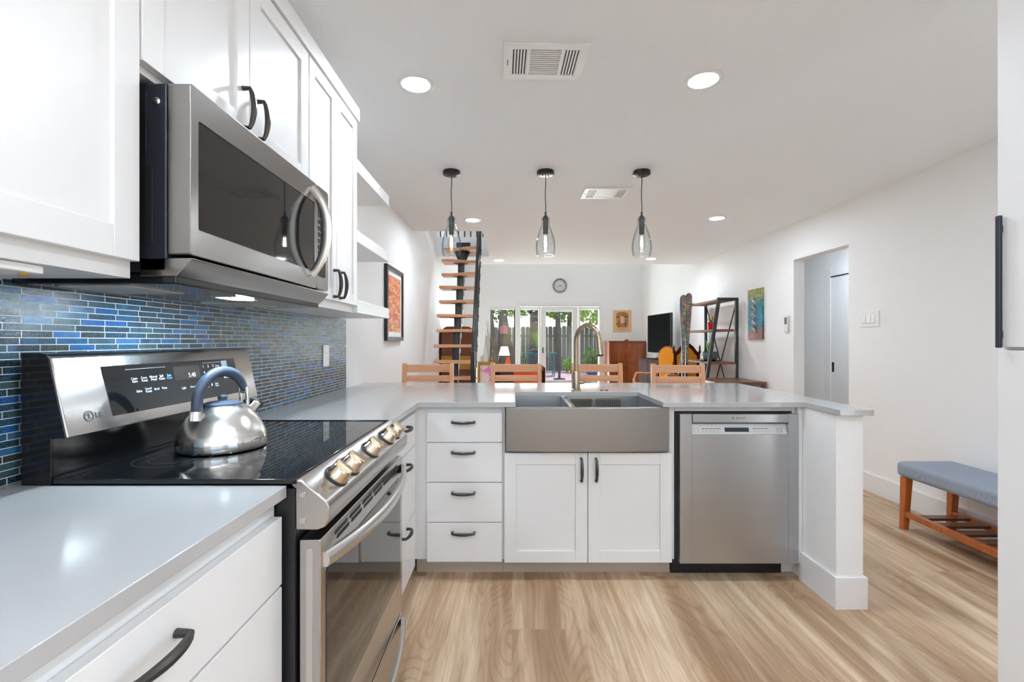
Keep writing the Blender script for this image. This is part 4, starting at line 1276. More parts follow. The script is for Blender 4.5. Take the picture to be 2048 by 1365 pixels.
def vent(x0, x1, y0, y1, rot, label, dense):
    cx, cy = (x0 + x1) / 2, (y0 + y1) / 2
    r = thing('ceiling_vent', label, 'vent', (cx, cy, ZC), 'ceiling air vents')
    z = ZC
    part('backing', MB().box(x0 + 0.03, x1 - 0.03, y0 + 0.03, y1 - 0.03, z - 0.002, z - 0.0005), M['ventdark'], r)
    m_ = MB()
    m_.box(x0, x1, y0, y0 + 0.035, z - 0.009, z - 0.0005).box(x0, x1, y1 - 0.035, y1, z - 0.009, z - 0.0005)
    m_.box(x0, x0 + 0.036, y0 + 0.035, y1 - 0.035, z - 0.009, z - 0.0005).box(x1 - 0.036, x1, y0 + 0.035, y1 - 0.035, z - 0.009, z - 0.0005)
    a, b_ = x0 + 0.100, x1 - 0.100
    m_.box(a, a + 0.014, y0 + 0.035, y1 - 0.035, z - 0.009, z - 0.0005).box(b_ - 0.014, b_, y0 + 0.035, y1 - 0.035, z - 0.009, z - 0.0005)
    part('frame', m_, M['vent'], r, bev=0.0015)
    m_ = MB()
    yy0, yy1 = y0 + 0.035, y1 - 0.035
    k = 13 if dense else 0
    for i in range(k + 1):
        y = yy0 + (yy1 - yy0) * i / max(k, 1)
        m_.box(a + 0.014, b_ - 0.014, y - 0.0034, y + 0.0034, z - 0.007, z - 0.003)
    if not dense:
        m_.box(a + 0.014, b_ - 0.014, yy0, yy1, z - 0.007, z - 0.003)
    for s0, s1 in ((x0 + 0.036, a), (b_, x1 - 0.036)):
        for i in range(6):
            x = s0 + (s1 - s0) * i / 5
            m_.box(x - 0.0036, x + 0.0036, yy0, yy1, z - 0.007, z - 0.003)
    part('louvres', m_, M['vent'], r)
    part('damper_lever', MB().box(x0 + 0.016, x0 + 0.020, cy - 0.02, cy + 0.02, z - 0.0095, z - 0.009), M['greyprint'], r)
    r.rotation_euler = (0, 0, rot)
vent(-0.037, 0.318, 1.90, 2.155, math.radians(1.5), 'large white ceiling vent with fine louvres between the near lamps', True)
vent(0.580, 0.955, 3.70, 3.965, 0, 'white ceiling vent with blank middle beyond the pendants', False)

# pendants
PX = [(-0.433, 3.345), (0.240, 3.345), (0.928, 3.345)]
PROF = [(0.060, 1.833), (0.0625, 1.838), (0.0655, 1.855), (0.0690, 1.880), (0.0692, 1.915), (0.066, 1.940), (0.0605, 1.963), (0.0500, 1.997), (0.0425, 2.016), (0.0418, 2.021), (0.0395, 2.024), (0.0365, 2.034), (0.0345, 2.044), (0.0290, 2.054), (0.0275, 2.060), (0.0310, 2.070), (0.0308, 2.088), (0.0275, 2.104), (0.018, 2.116), (0.010, 2.119)]
INNER = [(max(0.006, r_ - 0.0035), z_ + 0.0) for r_, z_ in PROF]
def pendant(x, y, label, fil):
    r = thing('pendant_lamp', label, 'pendant lamp', (x, y, ZC), 'glass pendants over the peninsula')
    cn = part('canopy', MB().lathe([(0.050, -0.030), (0.060, -0.026), (0.062, -0.018), (0.060, -0.0005)], (x, y, ZC), 36), M['blackpaint'], r)
    part('canopy_screw', MB().cyl((x - 0.022, y - 0.01, ZC - 0.036), (x - 0.022, y - 0.01, ZC - 0.03), 0.004, n=8).cyl((x + 0.022, y + 0.01, ZC - 0.036), (x + 0.022, y + 0.01, ZC - 0.03), 0.004, n=8), M['blackpaint'], cn)
    cp_ = [(x + 0.0015 * math.sin(i * 0.9), y, 2.12 + (ZC - 0.03 - 2.12) * i / 10) for i in range(11)]
    part('cord', MB().sweep(cp_, 0.0032, n=8), M['blackpaint'], r)
    sk_ = part('socket', MB().lathe([(0.015, 1.985), (0.018, 1.99), (0.018, 2.03), (0.020, 2.034), (0.020, 2.05), (0.018, 2.06), (0.022, 2.095), (0.012, 2.118), (0.007, 2.122), (0.007, 2.145), (0.003, 2.15)], (x, y, 0), 22), M['iron'], r)
    part('glass_shade', MB().lathe(PROF + list(reversed(INNER)) + [PROF[0]], (x, y, 0), 40, cap=False), M['pendglass'], r)
    bu = part('bulb', MB().lathe([(0.0, 1.870), (0.008, 1.872), (0.020, 1.885), (0.026, 1.905), (0.025, 1.930), (0.019, 1.955), (0.013, 1.985)], (x, y, 0), 24), M['bulbglass'], r)
    m_ = MB()
    for k in range(4):
        a = math.pi / 2 * k + 0.4
        m_.cyl((x + 0.006 * math.cos(a), y + 0.006 * math.sin(a), 1.965), (x + 0.008 * math.cos(a), y + 0.008 * math.sin(a), 1.900), 0.0014, n=6)
    part('filament', m_, M[fil], bu)
pendant(*PX[0], 'clear glass pendant with amber filament before the stair', 'filament')
pendant(*PX[1], 'clear glass pendant hanging in the middle before the wall clock', 'filamentw')
pendant(*PX[2], 'clear glass pendant hanging on the television side', 'filamentw')

# ------------------------------------------------------------------ bar stools
def make_stool():
    r = thing('bar_stool', 'x', 'stool', (0, 0, 0), 'beech bar stools at the peninsula')
    for sx in (-1, 1):
        x = sx * 0.187
        part('rear_leg', MB().prism([(0.170, 0), (0.202, 0), (0.190, 0.66), (0.212, 1.045), (0.180, 1.045), (0.158, 0.66)], 'x', x - 0.017, x + 0.017), M['beechz'], r, bev=0.004)
        part('front_leg', MB().prism([(-0.185, 0), (-0.155, 0), (-0.150, 0.625), (-0.185, 0.625)], 'x', x - 0.017, x + 0.017), M['beechz'], r, bev=0.004)
        part('side_rail', MB().box(x - 0.011, x + 0.011, -0.155, 0.165, 0.57, 0.62).box(x - 0.009, x + 0.009, -0.155, 0.170, 0.24, 0.27), M['beechz'], r)
    part('seat', MB().box(-0.205, 0.205, -0.205, 0.155, 0.6255, 0.655), M['beech'], r, bev=0.008)
    for z0, z1, y in ((0.974, 1.036, 0.192), (0.900, 0.948, 0.186), (0.80, 0.845, 0.178)):
        m_ = MB()
        b = m_.bm
        rg_ = []
        for i in range(9):
            t_ = -1 + i / 4
            x = 0.170 * t_
            yy = y + 0.012 * (1 - t_ * t_)
            rg_.append([b.verts.new((x, yy - 0.009, z0)), b.verts.new((x, yy + 0.009, z0)), b.verts.new((x, yy + 0.009, z1)), b.verts.new((x, yy - 0.009, z1))])
        fs = [b.faces.new(rg_[0]), b.faces.new(rg_[-1])]
        for i in range(8):
            for j in range(4):
                fs.append(b.faces.new((rg_[i][j], rg_[i][(j + 1) % 4], rg_[i + 1][(j + 1) % 4], rg_[i + 1][j])))
        bmesh.ops.recalc_face_normals(b, faces=fs)
        part('back_slat', m_, M['beech'], r, bev=0.003)
    part('footrest', MB().box(-0.170, 0.170, -0.178, -0.160, 0.20, 0.235).box(-0.170, 0.170, 0.165, 0.185, 0.20, 0.23).box(-0.170, 0.170, -0.178, -0.160, 0.575, 0.62), M['beech'], r)
    return r
st = make_stool()
SL = [(-0.664, 3.54, 0.03, 'beech bar stool before the staircase at the wall end of the peninsula'), (0.028, 3.56, -0.02, 'beech bar stool before the orange armchair'),
      (0.682, 3.56, 0.0, 'beech bar stool behind the faucet'), (1.275, 3.43, -0.05, 'beech bar stool before the yellow chairs')]
for i, (x, y, a, lab) in enumerate(SL):
    if i == 0:
        st.location = (x, y, 0); st.rotation_euler = (0, 0, a); st['label'] = lab
    else:
        dup(st, (x, y, 0), a, lab)

# ------------------------------------------------------------------ staircase
sr = thing('staircase', 'steep open staircase with beech paddle treads on a black spine', 'stairs', (-0.695, 5.3, 0))
TX = -0.700
NT = 13
ty = lambda i: 6.58 - 0.106 * i
tz = lambda i: 2.516 - 0.191 * i
for i in range(NT):
    s = 1 if i % 2 == 0 else -1
    pl = []
    front_l, front_r = (0.0, -0.10) if s > 0 else (-0.10, 0.0)
    m_ = 12
    for k in range(m_ + 1):
        t_ = k / m_
        sm = t_ * t_ * (3 - 2 * t_)
        sm = min(1, max(0, (t_ - 0.25) / 0.5)); sm = sm * sm * (3 - 2 * sm)
        pl.append((TX - 0.245 + 0.49 * t_, ty(i) - 0.10 + front_l + (front_r - front_l) * sm))
    pl += [(TX + 0.245, ty(i) + 0.10), (TX - 0.245, ty(i) + 0.10)]
    td = part('tread', MB().prism(pl, 'z', tz(i) - 0.036, tz(i)), M['beech'], sr, bev=0.004)
    part('tread_bracket', MB().prism([(TX - 0.10, ty(i) - 0.07), (TX + 0.10, ty(i) - 0.07), (TX + 0.05, ty(i) + 0.07), (TX - 0.05, ty(i) + 0.07)], 'z', tz(i) - 0.042, tz(i) - 0.0362), M['blackpaint'], td)
sm_ = MB()
for i in range(NT):
    z1 = tz(i) - 0.042
    z0 = max(0.0, tz(i) - 0.30)
    sm_.prism(rrect(TX - 0.045, TX + 0.045, ty(i) - 0.05, ty(i) + 0.05, 0.02, 3), 'z', z0, z1)
part('spine', sm_, M['iron'], sr, bev=0.003)
part('floor_plate', MB().box(TX - 0.1, TX + 0.1, ty(NT - 1) - 0.12, ty(NT - 1) + 0.12, 0.0, 0.012), M['blackpaint'], sr)
part('wall_bracket', MB().box(TX - 0.10, TX + 0.10, HY1 - 0.012, HY1 - 0.0005, 2.50, 2.64).prism([(TX - 0.11, 2.475), (TX + 0.11, 2.475), (TX + 0.06, 2.36), (TX - 0.06, 2.36)], 'y', ty(0) - 0.02, ty(0) + 0.02), M['blackpaint'], sr, bev=0.004)
RX = TX + 0.262
rail = MB()
rail.sweep([(RX, ty(NT - 1) - 0.04, tz(NT - 1) + 0.86), (RX, ty(NT - 1) - 0.02, tz(NT - 1) + 0.92), (RX, ty(6), tz(6) + 0.94), (RX, ty(0), tz(0) + 0.95), (RX, ty(0) + 0.08, tz(0) + 1.02)], 0.021, n=12)
part('handrail', rail, M['blackpaint'], sr)
for i in range(NT):
    m_ = MB().cyl((RX, ty(i) - 0.02, tz(i) - 0.09), (RX, ty(i) - 0.02, tz(i) + 0.93), 0.0085, n=8)
    m_.cyl((RX - 0.02, ty(i) - 0.02, tz(i) - 0.02), (RX + 0.012, ty(i) - 0.02, tz(i) - 0.02), 0.011, n=8)
    part('baluster', m_, M['iron'], sr)
part('newel_post', MB().box(RX - 0.024, RX + 0.024, ty(NT - 1) - 0.10, ty(NT - 1) - 0.05, 0.0, tz(NT - 1) + 0.88), M['blackpaint'], sr, bev=0.004)
part('wood_trim', MB().box(RX - 0.055, RX - 0.040, ty(9) - 0.03, ty(9), tz(12), tz(9) + 0.15), M['beechz'], sr)
lr = thing('loft_railing', 'black metal loft railing above the stair opening', 'railing', (-0.7, 6.80, ZL))
for k in range(9):
    x = -1.04 + 0.088 * k
    part('baluster', MB().cyl((x, 6.80, ZL), (x, 6.80, 3.62), 0.009, n=8), M['blackpaint'], lr)
part('top_rail', MB().box(-1.07, -0.31, 6.78, 6.82, 3.62, 3.66), M['blackpaint'], lr)

# ------------------------------------------------------------------ wall art, clock, switches
def picture(name, label, F_, w_, h_, fw, depth, fm, pm, mat_border=0.0, matm=None):
    o = F_.translation
    r = thing(name, label, 'picture', tuple(o))
    if fw > 0:
        m_ = MB()
        m_.box(-w_ / 2, -w_ / 2 + fw, -h_ / 2, h_ / 2, 0.001, depth, F_).box(w_ / 2 - fw, w_ / 2, -h_ / 2, h_ / 2, 0.001, depth, F_)
        m_.box(-w_ / 2 + fw, w_ / 2 - fw, -h_ / 2, -h_ / 2 + fw, 0.001, depth, F_).box(-w_ / 2 + fw, w_ / 2 - fw, h_ / 2 - fw, h_ / 2, 0.001, depth, F_)
        part('frame', m_, fm, r, bev=0.002)
    iw, ih = w_ / 2 - fw, h_ / 2 - fw
    if matm:
        part('mount', MB().box(-iw, iw, -ih, ih, 0.001, depth * 0.5, F_), matm, r)
        part('print', MB().box(-iw + mat_border, iw - mat_border, -ih + mat_border, ih - mat_border, depth * 0.5, depth * 0.5 + 0.001, F_), pm, r)
    else:
        part('print', MB().box(-iw, iw, -ih, ih, 0.001, depth * (0.6 if fw else 1.0), F_), pm, r)
    return r
picture('framed_print', 'black framed orange print on the white wall below the shelves', frame((XL, 4.28, 1.555), (0, 1, 0)), 0.60, 0.66, 0.035, 0.03, M['blackpaint'], M['sunsetart'], 0.045, M['whiteplastic'])
pa = picture('canvas_painting', 'tall colourful unframed painting on the wall beside the shelf unit', frame((XR, 5.56, 1.543), (0, -1, 0)), 0.33, 0.60, 0.0, 0.022, None, M['abstract'])
FZ = frame((XR - 0.0222, 5.56, 1.543), (0, -1, 0))
m_ = MB()
zz = [(-0.02 + (0.035 if k % 2 else -0.035), 0.18 - 0.042 * k, 0.003) for k in range(10)]
m_.sweep(zz, 0.012, n=6, M=FZ)
m_.sweep([(x + 0.03 * math.sin(i), y - 0.02, 0.003) for i, (x, y, z) in enumerate(zz)], 0.007, n=6, M=FZ)
part('silver_relief', m_, M['silver'], pa)
pw = picture('ornate_print', 'tan print with brown ornament on the window wall', frame((2.483, YB, 1.678), (1, 0, 0)), 0.405, 0.483, 0.0, 0.02, None, M['tanpaper'])
FW = frame((2.483, YB - 0.02, 1.678), (1, 0, 0))
part('ornament', MB().prism(rrect(-0.135, 0.135, -0.16, 0.20, 0.06, 5), 'z', 0.0, 0.0008, FW).box(-0.12, 0.12, -0.20, -0.185, 0, 0.0008, FW), M['woodcut'], pw)
part('medallion', MB().prism([(0.045 * math.cos(a), 0.02 + 0.085 * math.sin(a)) for a in arc(19, 0, 2 * math.pi * 0.95)], 'z', 0.0008, 0.0014, FW), M['tanpaper'], pw)

ck = thing('wall_clock', 'round grey rimmed wall clock above the patio door', 'clock', (1.078, YB, 2.475))
FC = frame((1.078, YB, 2.475), (1, 0, 0))
part('rim', MB().lathe([(0.158, 0.001), (0.160, 0.02), (0.150, 0.035), (0.132, 0.03), (0.128, 0.012)], (0, 0, 0), 48, FC, cap=False), plain('clock_rim_grey', rgb(128, 132, 128), 0.4, 0.5), ck)
part('dial', MB().lathe([(0.0, 0.010), (0.0001, 0.012), (0.130, 0.012), (0.130, 0.001)], (0, 0, 0), 40, FC), plain('clock_dial', rgb(206, 212, 204), 0.5), ck)
m_ = MB()
for k in range(12):
    a = math.pi / 6 * k
    m_.box(-0.004, 0.004, 0.098, 0.118, 0.012, 0.0128, FC @ Matrix.Rotation(a, 4, 'Z'))
part('hour_marks', m_, M['greyprint'], ck)
part('hour_hand', MB().prism([(-0.006, -0.015), (0.006, -0.015), (0.003, 0.055), (-0.003, 0.055)], 'z', 0.014, 0.016, FC @ Matrix.Rotation(math.radians(-110), 4, 'Z')), M['blackpaint'], ck)
part('minute_hand', MB().prism([(-0.005, -0.02), (0.005, -0.02), (0.002, 0.09), (-0.002, 0.09)], 'z', 0.017, 0.019, FC @ Matrix.Rotation(math.radians(118), 4, 'Z')), M['blackpaint'], ck)

sw = thing('light_switch', 'white three gang rocker switch plate beside the hall doorway', 'switch', (XR, 3.80, 1.337))
part('cover_plate', MB().box(XR - 0.007, XR - 0.0005, 3.700, 3.905, 1.338, 1.466), M['whiteplastic'], sw, bev=0.003)
for k in range(3):
    y = 3.74 + k * 0.048
    part('rocker', MB().prism([(XR - 0.007, 1.365), (XR - 0.013, 1.368), (XR - 0.009, 1.437), (XR - 0.007, 1.44)], 'y', y, y + 0.034), M['whiteplastic'], sw, bev=0.001)
th = thing('thermostat', 'small pale thermostat on the wall just beyond the hall doorway', 'thermostat', (XR, 4.93, 1.35))
part('case', MB().box(XR - 0.022, XR - 0.0005, 4.90, 4.97, 1.32, 1.49), M['silver'], th, bev=0.006)
part('screen', MB().box(XR - 0.0228, XR - 0.022, 4.915, 4.955, 1.40, 1.47), M['charcoal'], th)

# ------------------------------------------------------------------ living room furniture
# arched trunk cabinet under the stair
ac = thing('arched_cabinet', 'brown round topped cabinet with mustard band behind the stair', 'cabinet', (-0.82, 7.15, 0))
def arch_pts(x0, x1, z0, z1, r, n=8):
    p = [(x0, z0), (x1, z0)]
    for k in range(n + 1):
        a = math.radians(90 * k / n)
        p.append((x1 - r + r * math.cos(a), z1 - r + r * math.sin(a)))
    for k in range(n + 1):
        a = math.radians(90 + 90 * k / n)
        p.append((x0 + r + r * math.cos(a), z1 - r + r * math.sin(a)))
    return p
part('body', MB().prism(arch_pts(-1.055, -0.575, 0.0, 1.44, 0.10), 'y', 6.98, 7.36), M['leather'], ac, bev=0.005)
part('side_panel', MB().box(-1.075, -1.056, 6.97, 7.36, 0.0, 1.36), M['darkwood'], ac)
part('band', MB().box(-1.055, -0.575, 6.974, 6.9795, 0.80, 1.0), M['mustard'], ac)
part('corner_strip', MB().box(-0.574, -0.560, 6.965, 7.36, 0, 1.34), M['beechz'], ac)
lf = thing('leaning_picture', 'yellow framed pink and cream picture leaning behind the stair', 'picture', (-0.37, 6.62, 0))
FQ = frame((-0.36, 6.60, 0.62), (1, 0, 0), (0, 0.12, 1))
m_ = MB().box(-0.12, -0.09, -0.31, 0.31, 0, 0.02, FQ).box(0.09, 0.12, -0.31, 0.31, 0, 0.02, FQ).box(-0.09, 0.09, 0.26, 0.31, 0, 0.02, FQ).box(-0.09, 0.09, -0.31, -0.26, 0, 0.02, FQ)
part('frame', m_, M['mustard'], lf, bev=0.003)
part('print', MB().box(-0.09, 0.09, -0.26, 0.26, 0.002, 0.01, FQ), M['pinkart'], lf)
solo('storage_crate', MB().box(-0.50, -0.16, 6.70, 6.96, 0.0, 0.36).box(-0.49, -0.17, 6.71, 6.95, 0.36, 0.799), M['darkwood'], 'dark crate behind the yellow framed picture', 'crate', bev=0.004)
random.seed(5)
bg_ = thing('wrapped_bouquet', 'dry twigs in crinkled clear wrap beside the stair', 'bouquet', (-0.33, 6.83, 0.80))
m_ = MB()
b = m_.bm
rings = []
for k, (z, r_) in enumerate(((0.815, 0.09), (0.87, 0.13), (0.92, 0.135), (0.98, 0.12), (1.04, 0.07), (1.12, 0.05), (1.22, 0.045), (1.30, 0.02))):
    rings.append([b.verts.new((-0.33 + (0.02 * k - 0.06) * -0.4 + r_ * (1 + random.uniform(-.3, .3)) * math.cos(2 * math.pi * j / 14), 6.83 + r_ * 0.8 * (1 + random.uniform(-.3, .3)) * math.sin(2 * math.pi * j / 14), z + random.uniform(-.01, .01))) for j in range(14)])
for A, B in zip(rings, rings[1:]):
    for j in range(14):
        b.faces.new((A[j], A[(j + 1) % 14], B[(j + 1) % 14], B[j]))
part('wrap', m_, M['plastic'], bg_)
for k in range(9):
    a = random.uniform(0, 6.28)
    p = Vector((-0.33, 6.83, 0.81)); q = Vector((-0.33 + 0.05 * math.cos(a), 6.83 + 0.05 * math.sin(a), 1.15)); s_ = Vector((-0.31 + random.uniform(-.08, .10), 6.83 + random.uniform(-.06, .06), random.uniform(1.3, 1.55)))
    part('twig', MB().sweep([p, q, s_], [0.004, 0.003, 0.0015], n=6), M['twig'], bg_)
m_ = MB()
for k in range(7):
    m_.ball((-0.33 + random.uniform(-.07, .07), 6.83 + random.uniform(-.05, .02), random.uniform(0.84, 0.98)), random.uniform(0.018, 0.034), 1)
part('flowers', m_, M['mustard'], bg_)

# lamp on side table in front of the tree window
sdt = thing('side_table', 'dark wooden side table in front of the tree window', 'table', (-0.17, 10.0, 0))
part('tabletop', MB().box(-0.40, 0.06, 9.80, 10.22, 0.53, 0.56), M['darkwood'], sdt, bev=0.004)
for x in (-0.38, 0.01):
    for y in (9.82, 10.17):
        part('leg', MB().box(x, x + 0.03, y, y + 0.03, 0, 0.53), M['darkwood'], sdt)
tl = thing('table_lamp', 'lit white shaded table lamp before the tree window', 'lamp', (-0.165, 10.0, 0.56))
part('base', MB().lathe([(0.07, 0.5605), (0.07, 0.58), (0.02, 0.60), (0.012, 0.62)], (-0.165, 10.0, 0), 24), M['blackpaint'], tl)
part('stem', MB().cyl((-0.165, 10.0, 0.6), (-0.165, 10.0, 1.0), 0.010, n=10), M['blackpaint'], tl)
part('lamp_shade', MB().lathe([(0.118, 0.915), (0.072, 1.10), (0.070, 1.10), (0.116, 0.915)], (-0.165, 10.0, 0), 36, cap=False), M['shade'], tl)
v_ = solo('vase', MB().lathe([(0.03, 0.5602), (0.05, 0.60), (0.06, 0.68), (0.045, 0.78), (0.025, 0.84), (0.03, 0.88), (0.0, 0.88)], (-0.09, 9.92, 0), 24), M['orange'], 'orange vase beside the white shaded table lamp', 'vase')

# orange armchair
ar = thing('armchair', 'dark framed armchair draped in orange behind the bar stool', 'armchair', (0.16, 7.5, 0))
part('seat', MB().box(-0.15, 0.47, 7.15, 7.75, 0.30, 0.46), M['brownthrow'], ar, bev=0.02)
part('backrest', MB().box(-0.15, 0.47, 7.10, 7.20, 0.32, 0.79), M['brownthrow'], ar, bev=0.02)
part('throw', MB().box(0.02, 0.455, 7.085, 7.215, 0.34, 0.795), M['orange'], ar, bev=0.02)
part('frame', MB().box(0.472, 0.505, 7.08, 7.78, 0.0, 0.82).box(-0.185, -0.152, 7.08, 7.78, 0.0, 0.60).box(-0.15, 0.47, 7.76, 7.78, 0.2, 0.3).box(-0.15, 0.47, 7.2, 7.76, 0.25, 0.299), M['darkwood'], ar, bev=0.005)

# secretary desk
sc_ = thing('secretary_desk', 'mahogany fall front secretary cabinet under the tan print', 'cabinet', (2.49, 10.3, 0))
part('body', MB().box(2.10, 2.885, 10.12, 10.53, 0.0, 1.20).box(2.08, 2.889, 10.10, 10.53, 1.20, 1.225), M['mahog'], sc_, bev=0.004)
ff = part('fall_front', MB().box(2.13, 2.855, 10.105, 10.1195, 0.74, 1.17).box(2.18, 2.805, 10.101, 10.105, 0.79, 1.12), M['mahog'], sc_, bev=0.003)
part('escutcheon', MB().box(2.47, 2.52, 10.098, 10.101, 0.80, 0.815), M['nickel'], ff)
for x0, x1, hx in ((2.13, 2.485, 2.45), (2.495, 2.855, 2.76)):
    d = part('door', MB().box(x0, x1, 10.105, 10.1195, 0.10, 0.70).box(x0 + 0.05, x1 - 0.05, 10.101, 10.105, 0.15, 0.65), M['mahog'], sc_, bev=0.003)
    part('knob', MB().box(hx - 0.03, hx + 0.02, 10.092, 10.101, 0.66, 0.675), M['nickel'], d)
part('crest', MB().prism([(2.43, 1.2255), (2.55, 1.2255), (2.54, 1.238), (2.51, 1.255), (2.49, 1.26), (2.47, 1.255), (2.44, 1.238)], 'y', 10.14, 10.16), M['mahog'], sc_)
tvs = thing('media_console', 'dark red-brown wooden console under the television', 'cabinet', (2.62, 8.4, 0))
part('carcass', MB().box(2.44, 2.885, 7.75, 9.0, 0.06, 0.90), M['darkwood'], tvs, bev=0.004)
part('plinth', MB().box(2.46, 2.885, 7.77, 8.98, 0.0, 0.06), M['darkwood'], tvs)
for y0, y1 in ((7.78, 8.36), (8.38, 8.97)):
    part('door', MB().box(2.428, 2.4395, y0, y1, 0.10, 0.87), M['darkwood'], tvs, bev=0.003)
tv = thing('television', 'black flat screen television angled above the dark console', 'television', (2.60, 8.27, 0.90))
TA, TB = Vector((2.54, 8.76, 0)), Vector((2.635, 7.78, 0))
u_ = (TB - TA).normalized()
FT = frame((TA.x, TA.y, 0), u_)
L_ = (TB - TA).length
part('casing', MB().box(0, L_, 0.985, 1.70, -0.045, 0, FT), M['blackrub'], tv, bev=0.004)
part('screen', MB().box(0.012, L_ - 0.012, 1.015, 1.688, 0.0, 0.002, FT), M['screen'], tv)
part('stand', MB().box(L_ * 0.38, L_ * 0.62, 0.905, 0.99, -0.035, -0.01, FT).lathe([(0.0, 0.9005), (0.13, 0.9005), (0.13, 0.912), (0.05, 0.93), (0, 0.935)], (2.62, 8.27, 0), 32), M['blackrub'], tv)

# shelf unit on the right wall
su = thing('shelf_unit', 'dark iron A frame shelf unit with walnut boards against the wall', 'shelf', (2.65, 6.4, 0))
def bar(p, q, w_=0.036, mat_='iron', name='post'):
    return MB().sweep([p, q], w_ / 2 * 1.414, n=4)
zt = 1.775
for y in (5.95, 6.90):
    part('rear_post', MB().box(2.84, 2.876, y - 0.018, y + 0.018, 0, zt), M['iron'], su, bev=0.002)
    xt, xb = 2.635, 2.365
    m_ = MB().prism([(xt - 0.02, zt), (xt + 0.02, zt), (xb + 0.02, 0.0), (xb - 0.02, 0.0)], 'y', y - 0.018, y + 0.018)
    part('front_post', m_, M['iron'], su, bev=0.002)
    part('top_rail', MB().box(xt + 0.02, 2.84, y - 0.018, y + 0.018, zt - 0.036, zt), M['iron'], su, bev=0.002)
    for dxx in (0, 0.0):
        part('side_brace', MB().box(2.44, 2.84, y - 0.010, y + 0.010, 0.10, 0.12), M['iron'], su)
    break_z = 0.93
for za, zb in ((1.72, 0.12),):
    part('cross_brace', MB().cyl((2.865, 5.97, za), (2.865, 6.88, zb), 0.008, n=8).cyl((2.865, 6.88, za), (2.865, 5.97, zb), 0.008, n=8), M['iron'], su)
for z in (1.735, 1.345, 0.925, 0.45):
    xf = 2.365 + (2.635 - 2.365) * z / zt + 0.02
    part('shelf_board', MB().box(xf, 2.838, 5.97, 6.88, z, z + 0.03), M['walnuty'], su, bev=0.003)
# pots on the shelf
def leaf_blade(m_, base, ang, L_, w_, lean):
    b = m_.bm
    d = Vector((math.cos(ang), math.sin(ang), 0)); s_ = Vector((-math.sin(ang), math.cos(ang), 0))
    prev = None
    n = 6
    for i in range(n + 1):
        t_ = i / n
        p = Vector(base) + d * (lean * t_ * t_) + Vector((0, 0, L_ * t_))
        ww = w_ * (0.7 + 0.6 * t_ - 1.28 * t_ ** 3)
        row = [b.verts.new(p - s_ * ww), b.verts.new(p + d * 0.006), b.verts.new(p + s_ * ww), b.verts.new(p - d * 0.003)]
        if prev:
            for j in range(4):
                b.faces.new((prev[j], prev[(j + 1) % 4], row[(j + 1) % 4], row[j]))
        prev = row
pp = thing('potted_plant', 'small green plant in a red pot on the shelf unit', 'plant', (2.70, 6.35, 1.375))
part('pot', MB().lathe([(0.030, 1.3752), (0.036, 1.40), (0.043, 1.48), (0.039, 1.48), (0.034, 1.40), (0, 1.40)], (2.70, 6.35, 0), 24), M['redpot'], pp)
m_ = MB()
for k in range(9):
    leaf_blade(m_, (2.70, 6.35, 1.465), k * 0.7, 0.05 + 0.008 * (k % 3), 0.012, 0.05)
part('leaves', m_, M['leaf'], pp)
m_ = MB()
for k in range(4):
    m_.ball((2.70 + 0.03 * math.cos(k * 1.7), 6.35 + 0.03 * math.sin(k * 1.7), 1.53 + 0.006 * k), 0.011, 1)
part('blossom', m_, M['orange'], pp)
pp = thing('potted_snake_plant', 'snake plant in a grey-green bowl pot on the lower shelf', 'plant', (2.66, 6.28, 0.955))
part('saucer', MB().lathe([(0.11, 0.9552), (0.125, 0.967), (0.12, 0.967), (0, 0.96)], (2.66, 6.28, 0), 30), M['blackgloss'], pp)
part('pot', MB().lathe([(0.06, 0.9605), (0.092, 0.98), (0.103, 1.01), (0.098, 1.05), (0.086, 1.07), (0.092, 1.08), (0.084, 1.08), (0.078, 1.065), (0, 1.06)], (2.66, 6.28, 0), 32), M['greypot'], pp)
m_ = MB()
random.seed(3)
for k in range(11):
    a = k * 0.571
    leaf_blade(m_, (2.66 + 0.03 * math.cos(a), 6.28 + 0.03 * math.sin(a), 1.055), a, random.uniform(0.09, 0.19), 0.018, random.uniform(0.01, 0.05))
part('leaves', m_, M['leaf'], pp)
# painted oars leaning on the far frame
def oar(xb, xt, y, top, label, wmax):
    ks = [(0.0, 0.012), (0.75, 0.014), (0.92, 0.014), (1.25, 0.024), (1.5, 0.036), (1.70, wmax), (top - 0.05, wmax * 0.95), (top - 0.022, wmax * 0.75), (top - 0.006, wmax * 0.4), (top, 0.006)]
    cx = lambda z: xb + (xt - xb) * z / top
    r = thing('painted_oar', label, 'decoration', (xb, y, 0), 'painted oars by the shelf unit')
    part('blade', MB().prism([(cx(z) - w_, z) for z, w_ in ks] + [(cx(z) + w_, z) for z, w_ in reversed(ks)], 'y', y - 0.016, y + 0.016), M['iron'], r, bev=0.003)
    ks2 = [(z, w_ - 0.006) for z, w_ in ks if z >= 0.92 and w_ > 0.012]
    part('painted_face', MB().prism([(cx(z) - w_, z) for z, w_ in ks2] + [(cx(z) + w_, z) for z, w_ in reversed(ks2)], 'y', y - 0.0178, y - 0.0162), M['mosaic'], r)
oar(2.335, 2.345, 6.40, 1.855, 'tall tapered painted board, the shorter of the two before the shelf', 0.044)
oar(2.375, 2.440, 6.45, 1.885, 'tall tapered painted board, the taller of the two before the shelf', 0.044)

